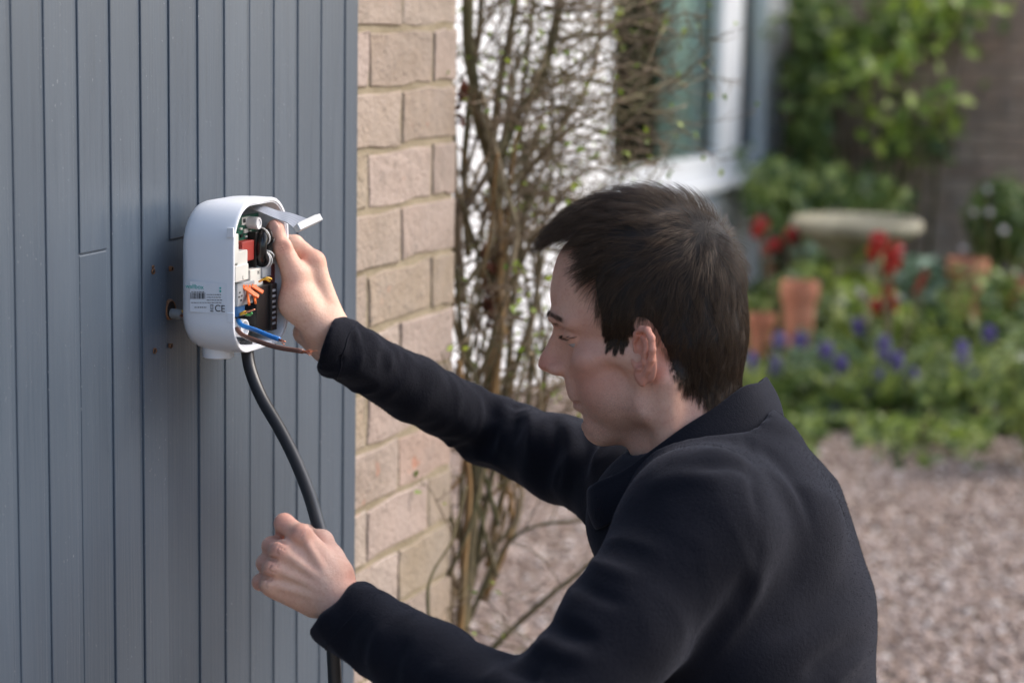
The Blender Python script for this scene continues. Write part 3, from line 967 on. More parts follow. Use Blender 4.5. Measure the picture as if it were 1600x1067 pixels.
while xb < 320:
    w_ = float(rng.choice([0.5, 0.7, 1.1, 1.6])); side_rect('bar', xb, 457.5, xb + w_, 467, M_INK, 0.0008, stk); xb += w_ + float(rng.choice([0.5, 0.8, 1.1]))
for r0, y0 in ((0, 455.5), (1, 460), (2, 464.2), (3, 468.5), (4, 472.5)):
    xx = 299 if r0 in (0, 4) else 323
    while xx < (344 if r0 else 318):
        w_ = float(rng.uniform(1.2, 4.2)); side_rect('fine_print', xx, y0, xx + w_, y0 + 0.9, M_INK, 0.0008, stk); xx += w_ + 1.0
xx = 304
while xx < 322:
    w_ = float(rng.uniform(1.0, 3.0)); side_rect('fine_print', xx, 479.5, xx + w_, 481.0, M_INK, 0.0008, stk); xx += w_ + 1.1
label_text('CE', sp(343.5, 482.5, 0.0011), 0.0098, M_INK, stk, SIDE)
for a_ in ((328.5, 475.8, 333.5, 476.6), (329.2, 477, 330.0, 483.5), (332.2, 477, 333.0, 483.5), (329.5, 483.0, 332.7, 483.8), (328.6, 485.6, 333.4, 487)):
    side_rect('bin_symbol', *a_, M_INK, 0.0008, stk)

# wires, flat cable
def wire(name, pts, r, mat, parent, n=26, seg=10):
    P = smooth_path(np.array([at(*p) for p in pts]), n)
    m_ = MB(); m_.tube(P, r, seg); return m_.build(name, mat, parent, smooth=True), P
def strands(P, r, L, parent, n=9):
    d = P[-1] - P[-3]; d /= np.linalg.norm(d)
    m_ = MB()
    for i in range(n):
        e = rng.normal(0, 0.22, 3)
        q0 = P[-1] + rng.normal(0, r * 0.35, 3); q1 = q0 + (d + e * 0.5) * L * 0.5; q2 = q1 + (d + e * 1.2) * L * rng.uniform(0.3, 0.55)
        m_.tube(smooth_path([q0, q1, q2], 6), 0.00035, 5)
    return m_.build('copper_strands', M_COPPER, parent, smooth=True)
w1, P1 = wire('wire', [(372, 500, 2.395), (378, 508, 2.375), (400, 516, 2.35), (422, 525, 2.335), (436, 530, 2.325)], 0.0024, M_BLUE, unit_box)
strands(P1, 0.002, 0.010, w1)
w2, P2 = wire('wire', [(370, 514, 2.395), (380, 524, 2.372), (405, 534, 2.345), (435, 543, 2.325), (473, 549, 2.305)], 0.00245, M_BROWN, unit_box)
strands(P2, 0.002, 0.012, w2)
w3, P3 = wire('wire', [(366, 492, 2.40), (375, 491, 2.395), (383, 488, 2.385)], 0.0020, M_YELLOW, unit_box, 12)
w4, P4 = wire('ferrule', [(383, 488, 2.385), (390, 486, 2.38), (398, 483.5, 2.375)], 0.0009, M_COPPER, w3, 8)
w5, P5 = wire('wire', [(372, 486, 2.40), (388, 492, 2.392), (394, 489, 2.39)], 0.0014, M_GREENW, unit_box, 12)
for i, pts in enumerate(([(405, 440, 2.40), (414, 436, 2.39), (422, 440, 2.39)], [(412, 437, 2.385), (418, 434, 2.385), (424, 436, 2.39)])):
    wire('wire', pts, 0.0011, M_YELLOW, unit_box, 10, 6)
def ribbon():
    path = smooth_path(np.array([at(*p) for p in ((388, 322, 2.425), (402, 325, 2.41), (420, 331, 2.395), (436, 337, 2.385), (452, 341, 2.375), (470, 350, 2.362))]), 24)
    wid = smooth_path(np.array([at(*q) - at(*p) for p, q in (((388, 318, 2.425), (400, 330, 2.405)), ((402, 321, 2.41), (408, 333, 2.385)), ((420, 326, 2.395), (424, 340, 2.372)), ((436, 330, 2.385), (440, 345, 2.36)), ((456, 333, 2.375), (450, 348, 2.352)), ((483, 341, 2.362), (464, 357, 2.345)))]), 24)
    nr = 12; V = []
    tn = np.gradient(path, axis=0)
    for i in range(24):
        nn_ = np.cross(tn[i], wid[i]); nn_ /= np.linalg.norm(nn_)
        for sd in (0, 1):
            for j in range(nr):
                V.append(path[i] + wid[i] * (j / (nr - 1) - 0.5) + nn_ * (0.0005 * (sd * 2 - 1) * (1 if j % 2 else 0.6)))
    F = []
    m = 2 * nr
    for i in range(23):
        for j in range(nr - 1):
            a = i * m + j
            F.append((a, a + 1, a + m + 1, a + m)); F.append((a + nr, a + nr + m, a + nr + m + 1, a + nr + 1))
        F.append((i * m, i * m + m, i * m + m + nr, i * m + nr)); a = i * m + nr - 1; F.append((a, a + nr, a + nr + m, a + m))
    F.append(tuple(range(nr)) + tuple(range(2 * nr - 1, nr - 1, -1)))
    a = 23 * m; F.append(tuple(a + j for j in range(nr)) + tuple(a + j for j in range(2 * nr - 1, nr - 1, -1)))
    rb = wobj('ribbon_cable', V, F, M_RIBBON, unit_box)
    a, b = at(466, 356, 2.344), at(497, 341.5, 2.360)
    d_ = b - a; L_ = np.linalg.norm(d_); d_ /= L_
    u_ = np.cross(d_, _F); u_ /= np.linalg.norm(u_); w_ = np.cross(d_, u_)
    c_ = MB(); c_.box((a + b) / 2, (L_ / 2 + 0.002, 0.0036, 0.0045), np.array([d_, u_, w_]), 0.0006)
    plug = c_.build('plug', plain('white_plug', (0.72, 0.72, 0.70), 0.4, var=0.03), rb)
    c_ = MB(); c_.box((a + b) / 2 + u_ * 0.0037, (L_ / 2 - 0.001, 0.0008, 0.0026), np.array([d_, u_, w_]), 0.0003); c_.build('plug_bar', M_CREAM, plug)
ribbon()

# supply cable coming out of the wall behind the unit
sup = thing('supply_cable', 'short grey cable with yellow core coming out of the drilled hole', 'cable', wall(HOLE_S, CL_N, HOLE_Z))
hw = wall(HOLE_S + 0.001, CL_N + 0.001, HOLE_Z - 0.004)
m_ = MB(); m_.tube(smooth_path([hw - N_DIR * 0.004, hw + N_DIR * 0.006, hw + N_DIR * 0.014 + S_DIR * 0.002 - Z_DIR * 0.001], 8), 0.0052, 14); m_.build('sheath', M_SHEATH, sup, smooth=False)
for i, (mt, dz, ds) in enumerate(((M_YELLOW, 0.0022, 0.001), (M_BROWN, -0.0014, -0.0016), (M_BLUE, -0.001, 0.002))):
    a_ = hw + N_DIR * 0.012 + Z_DIR * dz + S_DIR * ds
    m_ = MB(); m_.tube(smooth_path([a_, a_ + N_DIR * 0.010 + Z_DIR * 0.002, wall(SL + 0.03 + i * 0.004, NB + 0.002, HOLE_Z + 0.004 + dz)], 12), 0.0017, 8); m_.build('core', mt, sup, smooth=True)

# black charging cable hanging from the unit through the lower hand
cab = thing('charging_cable', 'black charging cable curving down from the unit to the lower hand', 'cable', at(388, 545, 2.40) * np.array([1, 1, 0]))
CP = smooth_path(np.array([at(*p) for p in ((384, 530, 2.412), (386, 548, 2.412), (392, 580, 2.405), (409, 622, 2.39), (438, 672, 2.365), (463, 722, 2.335), (483, 772, 2.30), (496, 815, 2.265), (506, 852, 2.243), (513, 900, 2.238), (518, 960, 2.24), (521, 1020, 2.245), (524, 1090, 2.25), (528, 1250, 2.26), (533, 1500, 2.28))]), 110)
end = CP[-1]
tail = np.array([end, end + (0.01, 0.0, -0.35), end + (0.05, -0.02, -0.60)]); tail[-1][2] = 0.05
CP = np.vstack([CP, smooth_path(tail, 14)[1:], smooth_path([tail[-1], tail[-1] + (0.06, -0.04, -0.043), tail[-1] + (0.3, -0.1, -0.043), tail[-1] + (0.5, 0.1, -0.043)], 20)[1:]])
m_ = MB(); m_.tube(CP, 0.0066, 14); m_.build('cable_jacket', M_CABLE, cab, smooth=True)
# ------------------------------------------------------------------ the man: skin
AL = rad(20.3)
FH = np.array([-math.cos(AL), math.sin(AL), 0.0])      # the way he faces
LH = np.array([-math.sin(AL), -math.cos(AL), 0.0])     # his left, towards the camera
person = thing('person', 'crouching person with short dark hair in a dark navy fleece, holding the white unit', 'person', at(1170, 1330, 2.33) * np.array([1, 1, 0]))

HEAD_O = at(1036, 545, 2.32)
HEAD_PITCH = rad(10.0)
_cp, _sp = math.cos(HEAD_PITCH), math.sin(HEAD_PITCH)
HEAD_YAW = rad(15.0)
HF = np.array([-math.cos(HEAD_YAW), math.sin(HEAD_YAW), 0.0]); HL = np.array([-math.sin(HEAD_YAW), -math.cos(HEAD_YAW), 0.0])
HX = _cp * HF - _sp * Z_DIR
HZ = _sp * HF + _cp * Z_DIR
HM = np.array([HX, HL, HZ])                            # rows: head axes in world
def head_w(P): return HEAD_O + (np.asarray(P) * 0.001) @ HM

def build_head():
    h = 1.7
    f = Field((-110, -100, -200), (150, 100, 150), h)
    sy = (1, -1)
    f.ell((10, 0, 57), (95, 75, 90))
    f.ell((-34, 0, 10), (48, 58, 52), 25)
    f.ell((58, 0, 58), (53, 52, 46), 22)
    f.ell((46, 0, -25), (58, 50, 66), 20)
    f.cone((56, 0, -50), (74, 0, -80), 41, 23, 18)
    for s in sy:
        f.cone((12, s * 56, -2), (18, s * 51, -52), 12, 12.5, 16)
        f.cone((18, s * 51, -52), (78, s * 14, -88), 12.5, 12, 14)
        f.ell((68, s * 43, -8), (17, 15, 14), 18)
        f.cone((64, s * 50, -5), (14, s * 62, 0), 8, 10, 16)
        f.cone((104, s * 6, 41), (99, s * 25, 43), 8.5, 8.5, 12); f.cone((99, s * 25, 43), (80, s * 46, 38), 8.5, 8, 12)
        f.ell((54, s * 36, -45), (28, 20, 26), 20)
        f.ell((108, s * 33, 23), (15, 17, 12), 12, 'sub')
        f.ell((83, s * 32, 21), (13, 14, 13), 3)
        f.chain([(94, s * 17, 26), (100, s * 27, 30), (97, s * 38, 29.5), (87, s * 48, 24)], [1.0, 1.1, 1.1, 0.9], 3, 'sub')   # fold over the lid
        f.chain([(92, s * 16.5, 17.5), (98.5, s * 25, 18.5), (97.5, s * 36, 18.5), (86, s * 47, 17.5)], [1.3, 2.4, 2.3, 1.0], 1.2, 'sub')
        f.chain([(93, s * 18, 20.5), (97.5, s * 26, 21.8), (95.5, s * 36, 21.6), (86, s * 46, 19.5)], [1.0, 1.3, 1.3, 1.0], 1.5)
    f.ell((88, 0, -85), (13, 19, 13), 18)
    f.cone((88, 0, 32), (97, 0, -14), 11, 15, 8)
    f.cone((104, 0, 30), (119, 0, -6), 6.5, 8.5, 10)
    f.cone((119, 0, -6), (122.5, 0, -13), 8.5, 9.2, 6)
    for s in sy:
        f.ell((112, s * 12, -19), (10, 7, 7.5), 6)
        f.ell((114, s * 6.5, -27), (6, 3.2, 5), 3, 'sub')
    f.cone((120, 0, -19), (106, 0, -25), 5, 5, 5)
    f.ell((97, 0, -38), (13, 24, 15), 10)
    f.ell((97.5, 0, -48.5), (8, 24, 6), 9)
    f.ell((96, 0, -59), (8, 21, 6.2), 9)
    f.chain([(92, 27, -55), (105, 12, -54), (110, 0, -54), (105, -12, -54), (92, -27, -55)], [1.0, 0.8, 0.6, 0.8, 1.0], 5, 'sub')
    f.ell((100, 0, -73), (5, 16, 4), 10, 'sub')
    # neck
    f.cone((-18, 0, -30), (-34, 0, -195), 50, 55, 24)
    f.cone((34, 0, -74), (-6, 0, -190), 29, 43, 24)
    for s in sy:
        f.cone((-14, s * 60, -25), (18, s * 26, -190), 12, 12, 16)
    V, Q = f.mesh()
    V = relax(V, Q, 1, 0.35)
    # ears, finer, set into the side of the head
    n_ear = 0
    for s in sy:
        u = np.array([-0.77, s * 0.64, 0]); u /= np.linalg.norm(u)
        v = np.array([-0.22, s * 0.10, 0.97]); v /= np.linalg.norm(v)
        w = np.cross(u, v); w = w if w[1] * s > 0 else -w
        o = np.array([15, s * 69.0, 0])
        E = lambda a, b, c=0.0: o + 0.94 * a * u + 0.94 * b * v + 0.94 * c * w
        R3 = np.array([w, u, v])
        e = Field(np.minimum(E(-14, -34, -14), E(44, 48, 14)) - 14, np.maximum(E(-14, -34, -14), E(44, 48, 14)) + 14, 0.85)
        e.ell(E(15, 6, -4.5), (4.2, 14.5, 26), 0, rot=R3)
        e.ell(E(4, 4, -8), (8, 10, 20), 6, rot=R3)
        hel = [E(7, 3, -1), E(3.5, 11, 0.5), E(2.5, 20, 2), E(6, 29, 3), E(14, 34, 3.2), E(24, 33, 3.2), E(31, 25, 3), E(32.5, 13, 2.2), E(30, 2, 0.8), E(24.5, -8, -0.5), E(18, -16, -1)]
        e.chain(hel, [2.2, 2.5, 2.8, 3.1, 3.3, 3.5, 3.6, 3.5, 3.3, 3.2, 3.2], 2.0)
        e.chain([E(12, 24, -0.5), E(20, 20, 0.5), E(23, 10, 1.2), E(20, 0, 1.4), E(13, -7.5, 1.4), E(9, -9, 1)], [2.2, 2.9, 3.2, 3.3, 3.2, 3.0], 2.5)
        e.ell(E(11, -18.5, -0.5), (4.2, 8.2, 8.0), 4, rot=R3)
        e.ell(E(1.5, -1, 1.5), (4, 4.2, 7), 3, rot=R3)
        e.ell(E(11.5, 4, 4.0), (6.4, 6.5, 9.5), 2, 'sub', rot=R3)
        e.ell(E(10, 15, 2.5), (4.2, 5, 5.5), 2, 'sub', rot=R3)
        e.chain([E(10, 29.5, 4), E(20, 29, 4), E(26.5, 22, 4), E(28, 12, 3.4), E(26, 2, 2)], [1.5, 1.9, 2.0, 1.9, 1.3], 1.2, 'sub')
        V2, Q2 = e.mesh(); n_ear += len(V2)
        Q = np.concatenate([Q, Q2 + len(V)]); V = np.concatenate([V, relax(V2, Q2, 1, 0.3)])
    return V, Q, n_ear

def fit_face(P):
    # proportions of this face: shorter lower half, steeper forehead, receding chin, stronger nose
    P = P.copy(); x, y, z = P[:, 0].copy(), P[:, 1], P[:, 2].copy()
    w = np.clip((x - 5) / 45, 0, 1); w = w * w * (3 - 2 * w)
    nose = np.exp(-(y / 17) ** 2) * np.clip((x - 96) / 12, 0, 1) * (z > -30) * (z < 28)
    P[:, 2] += w * np.interp(z, [-150, -110, -90, -55, -26, 0, 25, 60, 110], [0, 15, 16.5, 13, 13.5, 9.5, 7, 0, 0])
    P[:, 0] += w * np.interp(z, [-150, -110, -88, -70, -55, -45, -30, -15, 20, 35, 60, 85, 110], [0, -9, -11, -6, -7, -7, -7, -4, -6, -5, -9, -7, 0])
    P[:, 0] += nose * np.interp(z, [-26, -14, 0, 12, 28], [0, 2.0, 2.5, 2, 0.5])
    return P
HV, HQ, EAR_N = build_head()
HV = fit_face(HV.astype(np.float64))
HN = vnormals(HV, HQ)
ey = np.abs(HV[:, 1])
def gsp(P, c, r): return np.exp(-(((P - np.asarray(c)) / np.asarray(r)) ** 2).sum(1))
red = 1.0 * gsp(HV, (126, 0, -2), (22, 18, 16)) + 0.6 * gsp(HV * [1, 0, 1] + np.stack([0 * ey, ey, 0 * ey], 1), (66, 45, -16), (34, 30, 30)) + 0.34
ear_m = (np.arange(len(HV)) >= len(HV) - EAR_N).astype(float)
red = np.clip(red + 0.75 * ear_m, 0, 1)
lip = np.clip(gsp(HV, (95, 0, -41), (16, 20, 8.0)) * 1.6 - 0.5, 0, 1)
stub = np.clip(1.3 * np.exp(-((HV[:, 2] + 60) / 32) ** 2) * (HV[:, 0] > -5) * np.clip((HV[:, 0] + 5) / 30, 0, 1), 0, 1) * (1 - lip)

# ------------------------------------------------------------------ hands (built in camera-parallel axes, millimetres)
def hand_mesh(origin_px, D, build, h=1.25, lim=None):
    ppm = FPX / D
    def L(px, py, d=0.0): return np.array([(px - origin_px[0]) / ppm * 1000, -(py - origin_px[1]) / ppm * 1000, -d])
    lo, hi = lim
    f = Field(lo, hi, h)
    build(f, L)
    V, Q = f.mesh()
    V = relax(V.astype(np.float64), Q, 1, 0.35)
    ax = np.array([_R, _U, -_F])
    return V, Q, at(*origin_px, D) + (V * 0.001) @ ax, L

def left_fist(f, L):
    mc = [((518, 893, 10), (470, 839, 8), 14, 10.5), ((516, 905, 8), (439, 863, 4), 14, 10.6), ((510, 920, 8), (427, 889, 5), 13, 10.0), ((502, 934, 10), (421, 914, 9), 13, 9.2)]
    for a, b, ra, rb in mc: f.cone(L(*a), L(*b), ra, rb, 9)
    f.cone(L(455, 876, 16), L(505, 905, 18), 15, 17, 12)
    f.cone(L(432, 922, 14), L(488, 944, 16), 9, 14.5, 12)          # little-finger side of the palm
    f.cone(L(512, 918, 10), L(545, 953, 0), 20, 21, 14)
    f.cone(L(545, 953, 0), L(600, 1005, -28), 20.5, 23, 14)        # wrist into the sleeve
    f.cone(L(524, 900, 14), L(512, 876, 24), 15, 13, 10)           # base of the thumb
    for a, b in (((512, 900, -6), (473, 836, -2)), ((508, 908, -7), (442, 860, -5)), ((502, 918, -6), (430, 887, -4)), ((496, 930, -4), (424, 912, 0))):
        f.cone(L(*a), L(*b), 2.6, 3.0, 5)                          # tendons
    F = [
        [(470, 839, 8), (441, 820, 20), (438, 846, 40), (456, 858, 50)],
        [(439, 863, 4), (420, 857, 26), (429, 870, 48), (452, 874, 52)],
        [(427, 889, 5), (410, 884, 27), (420, 896, 48), (444, 898, 51)],
        [(421, 914, 9), (402, 914, 27), (411, 923, 44), (434, 923, 47)]]
    R = [(10.0, 9.4, 8.6, 7.4), (10.0, 9.2, 8.4, 7.4), (9.4, 8.6, 8.0, 7.0), (8.4, 7.6, 7.0, 6.2)]
    for pts, rs in zip(F, R):
        f.cone(L(*pts[0]), L(*pts[1]), rs[0], rs[1], 5)
        f.cone(L(*pts[1]), L(*pts[2]), rs[1], rs[2], 3)
        f.cone(L(*pts[2]), L(*pts[3]), rs[2], rs[3], 3)
    for (x, y, d), r in (((471, 833, 2), 8.2), ((440, 859, -1), 8.6), ((428, 886, 0), 8.2), ((421, 912, 4), 7.4)):
        f.ell(L(x, y, d), (r, r, r), 6)                            # knuckles
    for cx, cy, cd in ((470, 833, -7.5), (441, 857, -10.5), (429, 885, -9), (422, 911, -4.5)):
        for o_ in (-4.5, 0, 4.5):                                  # creases over the knuckles
            f.cone(L(cx + o_ - 4, cy + 6 + o_ * 0.3, cd + 1.5), L(cx + o_ + 3, cy - 7 + o_ * 0.3, cd + 1.5), 0.5, 0.5, 1.6, 'sub')
    f.cone(L(512, 876, 24), L(497, 852, 46), 13, 11, 6)
    f.cone(L(497, 852, 46), L(470, 843, 62), 10.5, 9.4, 4)
    f.cone(L(470, 843, 62), L(452, 848, 64), 9.4, 7.6, 4)
    for (x, y, d), r in (((424, 843, 18), 3.2),): pass
    for a, b in (((446, 847, -5), (400, 838, 20)), ((431, 873, -6), (392, 873, 20)), ((424, 901, -5), (384, 903, 20))):
        f.cone(L(*a), L(*b), 1.8, 3.4, 3.5, 'sub')                   # valleys between the fingers
LV, LQ, LW, LL = hand_mesh((475, 890), 2.20, left_fist, 1.25, ((-62, -95, -75), (90, 60, 45)))

def right_hand(f, L):
    # metacarpals and palm
    f.cone(L(516, 502, 14), L(489, 410, 16), 14, 10.8, 8)
    f.cone(L(518, 508, 22), L(487, 432, 30), 14, 10.5, 10)
    f.cone(L(518, 516, 28), L(485, 458, 40), 14, 10, 10)
    f.cone(L(514, 526, 32), L(484, 482, 47), 13, 9.5, 10)
    f.cone(L(472, 520, 34), L(504, 540, 24), 13, 16, 12)           # heel of the hand
    f.cone(L(505, 520, 14), L(530, 543, 26), 21, 20.5, 14)
    f.cone(L(530, 543, 26), L(606, 590, 92), 20.5, 19, 14)
    # thumb
    f.cone(L(496, 506, 6), L(466, 472, 2), 19, 19.5, 10)
    f.cone(L(466, 472, 2), L(461, 430, 0), 19.5, 13, 10)
    f.cone(L(461, 430, 0), L(441, 388, -2), 13, 10.4, 6)
    f.cone(L(441, 388, -2), L(430, 361, -1), 10.3, 9.0, 3)
    f.ell(L(430, 358, -2), (9.3, 10, 8.0), 3)
    f.ell(L(443, 386, -6), (8.6, 8, 7), 4)
    for y, dx, r_ in ((379, -1, 0.5), (383, 0, 0.8), (387, 1.5, 0.8), (391, 2.5, 0.5)):
        f.cone(L(435 + dx, y + 4, -12.6), L(451 + dx, y - 2, -12.2), r_, r_, 2.0, 'sub')
    # web and first finger
    f.cone(L(470, 430, 8), L(486, 420, 16), 9, 9, 12)
    F = [
        [(489, 408, 16), (456, 379, 34), (430, 374, 44), (408, 378, 48)],
        [(487, 432, 30), (456, 412, 50), (428, 408, 58), (404, 412, 60)],
        [(485, 458, 40), (456, 444, 58), (428, 442, 64), (406, 446, 66)],
        [(484, 482, 47), (460, 474, 62), (436, 472, 66), (418, 476, 67)]]
    R = [(10.4, 9.2, 8.2, 7.2), (10.2, 9.2, 8.2, 7.2), (9.6, 8.6, 7.8, 6.8), (8.6, 7.6, 6.8, 6)]
    for pts, rs in zip(F, R):
        f.cone(L(*pts[0]), L(*pts[1]), rs[0], rs[1], 6)
        f.cone(L(*pts[1]), L(*pts[2]), rs[1], rs[2], 3)
        f.cone(L(*pts[2]), L(*pts[3]), rs[2], rs[3], 3)
    f.ell(L(488, 407, 14), (8.5, 8.5, 8.5), 8)
    # nail
    f.ell(L(428.5, 354, -9.4), (5.6, 6.8, 1.5), 0.6, rot=np.array([[0.93, 0.33, 0.15], [-0.33, 0.94, 0.0], [-0.14, -0.05, 0.99]]))
RV, RQ, RW, RL = hand_mesh((470, 440), 2.455, right_hand, 1.25, ((-65, -120, -95), (110, 72, 35)))

def hand_masks(V, N, pts, rr):
    out = np.zeros(len(V))
    for p, r in zip(pts, rr): out = np.maximum(out, np.exp(-(((V - p) / r) ** 2).sum(1)))
    return out
l_red = hand_masks(LV, None, [LL(437, 812, 12), LL(428, 838, 24), LL(418, 857, 14), LL(406, 885, 14), LL(398, 915, 16), LL(472, 830, -2), LL(437, 858, -6), LL(425, 886, -4), LL(545, 905, 0)], [14, 14, 11, 11, 11, 11, 9, 9, 14])
r_red = hand_masks(RV, None, [RL(430, 355, -4), RL(442, 385, -8), RL(470, 400, 8), RL(440, 450, 0), RL(498, 400, 12)], [11, 9, 12, 14, 12])
nail = np.exp(-(((RV - RL(428.5, 354, -10)) @ np.array([[0.93, 0.33, 0.15], [-0.33, 0.94, 0.0], [-0.14, -0.05, 0.99]]).T / np.array([6.2, 7.4, 3.0])) ** 4).sum(1))

def mat_skin():
    m = NT('skin')
    c = m.coord()
    red = m.attr('red'); lip = m.attr('lip'); st = m.attr('stubble'); nl = m.attr('nail')
    n1 = m.noise(c, 45, 4); n2 = m.noise(c, 320, 3); n3 = m.noise(c, 1300, 2)
    col = m.ramp(n1, [(0.3, (0.67, 0.395, 0.282)), (0.7, (0.75, 0.49, 0.365))])
    col = m.mix(m.math('MULTIPLY', red, 0.75, True), col, (0.58, 0.22, 0.15, 1))
    col = m.mix(m.math('MULTIPLY', m.ramp(n2, [(0.50, (0, 0, 0)), (0.72, (1, 1, 1))]), 0.34), col, (0.52, 0.23, 0.17, 1))
    col = m.mix(m.math('MULTIPLY', m.ramp(m.noise(c, 22, 3), [(0.45, (0, 0, 0)), (0.65, (1, 1, 1))]), 0.30), col, (0.60, 0.30, 0.235, 1))
    col = m.mix(m.math('MULTIPLY', lip, 0.7), col, (0.46, 0.17, 0.145, 1))
    sp = m.math('MULTIPLY', st, m.ramp(n3, [(0.42, (0.12,) * 3), (0.62, (0.62,) * 3)]))
    col = m.mix(m.math('MULTIPLY', sp, 0.95), col, (0.16, 0.11, 0.095, 1))
    col = m.mix(m.math('MULTIPLY', nl, 0.6), col, (0.72, 0.47, 0.40, 1))
    m.set(Base_Color=col, Roughness=m.math('SUBTRACT', 0.56, m.math('MULTIPLY', nl, 0.22)), Subsurface_Weight=0.14, Subsurface_Radius=(0.9, 0.35, 0.2), Subsurface_Scale=0.006)
    m.b.inputs['Specular IOR Level'].default_value = 0.35
    vo = m.n('ShaderNodeTexVoronoi'); vo.feature = 'DISTANCE_TO_EDGE'; vo.inputs['Scale'].default_value = 420; m.l(c, vo.inputs['Vector'])
    hh = m.math('ADD', m.math('MULTIPLY', n2, 0.7), m.math('MULTIPLY', m.noise(c, 800, 3), 0.5))
    hh = m.math('ADD', hh, m.math('MULTIPLY', m.math('MINIMUM', vo.outputs['Distance'], 0.25), 0.8))
    hh = m.math('ADD', hh, m.math('MULTIPLY', m.noise(c, 85, 3), 2.2))
    m.bump(hh, 0.32, 0.0010)
    return m.m
M_SKIN = mat_skin()

# body core hidden under the clothes joins head and hands into one figure
SH_L, EL_L, WR_L = at(1095, 830, 2.175), at(842, 1152, 2.05), at(560, 975, 2.19)
SH_R, EL_R, WR_R = at(1005, 775, 2.49), at(760, 680, 2.68), at(565, 565, 2.512)
NECK0 = head_w((-34, 0, -180))
TOR = [at(1105, 775, 2.33), at(1135, 850, 2.33), at(1160, 975, 2.33), at(1170, 1150, 2.33), at(1160, 1330, 2.33)]
_allp = np.array([SH_L, EL_L, WR_L, SH_R, EL_R, WR_R, NECK0] + TOR)
bf = Field(_allp.min(0) - 0.16, _allp.max(0) + 0.16, 0.009)
bf.cone(NECK0, TOR[0], 0.05, 0.07, 0.03)
for a, b, ra, rb in zip(TOR[:-1], TOR[1:], (0.075, 0.085, 0.09, 0.09), (0.085, 0.09, 0.09, 0.10)): bf.cone(a, b, ra, rb, 0.03)
for s_, e_, w_ in ((SH_L, EL_L, WR_L), (SH_R, EL_R, WR_R)):
    bf.cone(TOR[0], s_, 0.05, 0.034, 0.02); bf.cone(s_, e_, 0.034, 0.024, 0.015); bf.cone(e_, w_, 0.024, 0.020, 0.012)
BV, BQ = bf.mesh()
parts_v = [BV, head_w(HV), LW, RW]
parts_q = [BQ, HQ, LQ, RQ]
offs = np.cumsum([0] + [len(v) for v in parts_v])
SV = np.concatenate(parts_v); SQ = np.concatenate([q + o for q, o in zip(parts_q, offs)])
zb = np.zeros(len(BV)); zl = np.zeros(len(LV)); zr = np.zeros(len(RV)); zh = np.zeros(len(HV))
A_red = np.concatenate([zb, red, l_red * 0.8, r_red * 0.7]); A_lip = np.concatenate([zb, lip, zl, zr])
A_st = np.concatenate([zb, stub, zl, zr]); A_nail = np.concatenate([zb, zh, zl, nail])
PB = world_origin(person)
skin_me = mdata('body', SV - PB, SQ, M_SKIN, True)
for nm, arr in (('red', A_red), ('lip', A_lip), ('stubble', A_st), ('nail', A_nail)):
    a_ = skin_me.attributes.new(nm, 'FLOAT', 'POINT'); a_.data.foreach_set('value', arr.astype(np.float32))
body = obj('body', skin_me, person)

# eyes
M_EYE = NT('eye'); _c = M_EYE.coord(); 
_g = M_EYE.n('ShaderNodeVectorMath', operation='LENGTH'); _mp = M_EYE.mapping(_c, (0, 1, 1)); M_EYE.l(_mp, _g.inputs[0])
M_EYE.set(Base_Color=M_EYE.ramp(_g.outputs['Value'], [(0.0, (0.01, 0.01, 0.01)), (0.0022, (0.01, 0.01, 0.01)), (0.0024, (0.10, 0.07, 0.04)), (0.0056, (0.12, 0.09, 0.05)), (0.0062, (0.42, 0.38, 0.36))]), Roughness=0.08)
for s in (1, -1):
    v, f = lathe_vf([(0.0126 * math.sin(t), -0.0126 * math.cos(t)) for t in np.linspace(0.05, math.pi - 0.05, 14)], (0, 0, 0), 24, np.array([[0, 1, 0], [0, 0, 1], [1, 0, 0]]))
    me = fix_normals(mdata('eye', v, f, M_EYE.m, True))
    e = obj('eye', me, person, head_w(fit_face(np.array([[81.9, s * 32, 19.0]]))[0]) - PB)
    e.rotation_euler = Matrix((tuple(HX), tuple(HL), tuple(HZ))).transposed().to_euler()
# ------------------------------------------------------------------ fleece pullover
def mat_fleece():
    m = NT('navy_fleece')
    c = m.coord()
    n1 = m.noise(c, 700, 3); n2 = m.noise(c, 14, 3); n3 = m.noise(c, 240, 2)
    col = m.ramp(n2, [(0.3, (0.0048, 0.0053, 0.0088)), (0.7, (0.0068, 0.0074, 0.0115))])
    col = m.mix(m.ramp(n1, [(0.45, (0, 0, 0)), (0.75, (0.35,) * 3)]), col, (0.012, 0.013, 0.019, 1))
    m.set(Base_Color=col, Roughness=0.95, Sheen_Weight=0.22, Sheen_Roughness=0.45)
    m.b.inputs['Sheen Tint'].default_value = (0.30, 0.31, 0.38, 1)
    m.b.inputs['Specular IOR Level'].default_value = 0.1
    m.bump(m.math('ADD', n1, m.math('MULTIPLY', n3, 0.8)), 0.5, 0.0010)
    return m.m
M_FLEECE = mat_fleece()

TO = at(1150, 800, 2.33)
TM = np.array([FH, LH, Z_DIR])
def tl(p): return (np.asarray(p) - TO) @ TM.T
def tw(p): return TO + np.asarray(p) @ TM

CUFF_L, CUFF_R = at(520, 947, 2.20), at(511, 534, 2.468)
_ax = lambda px, py, dx, dy, D: (lambda v: v / np.linalg.norm(v))((at(px + dx, py + dy, D) - at(px, py, D)) @ TM.T)
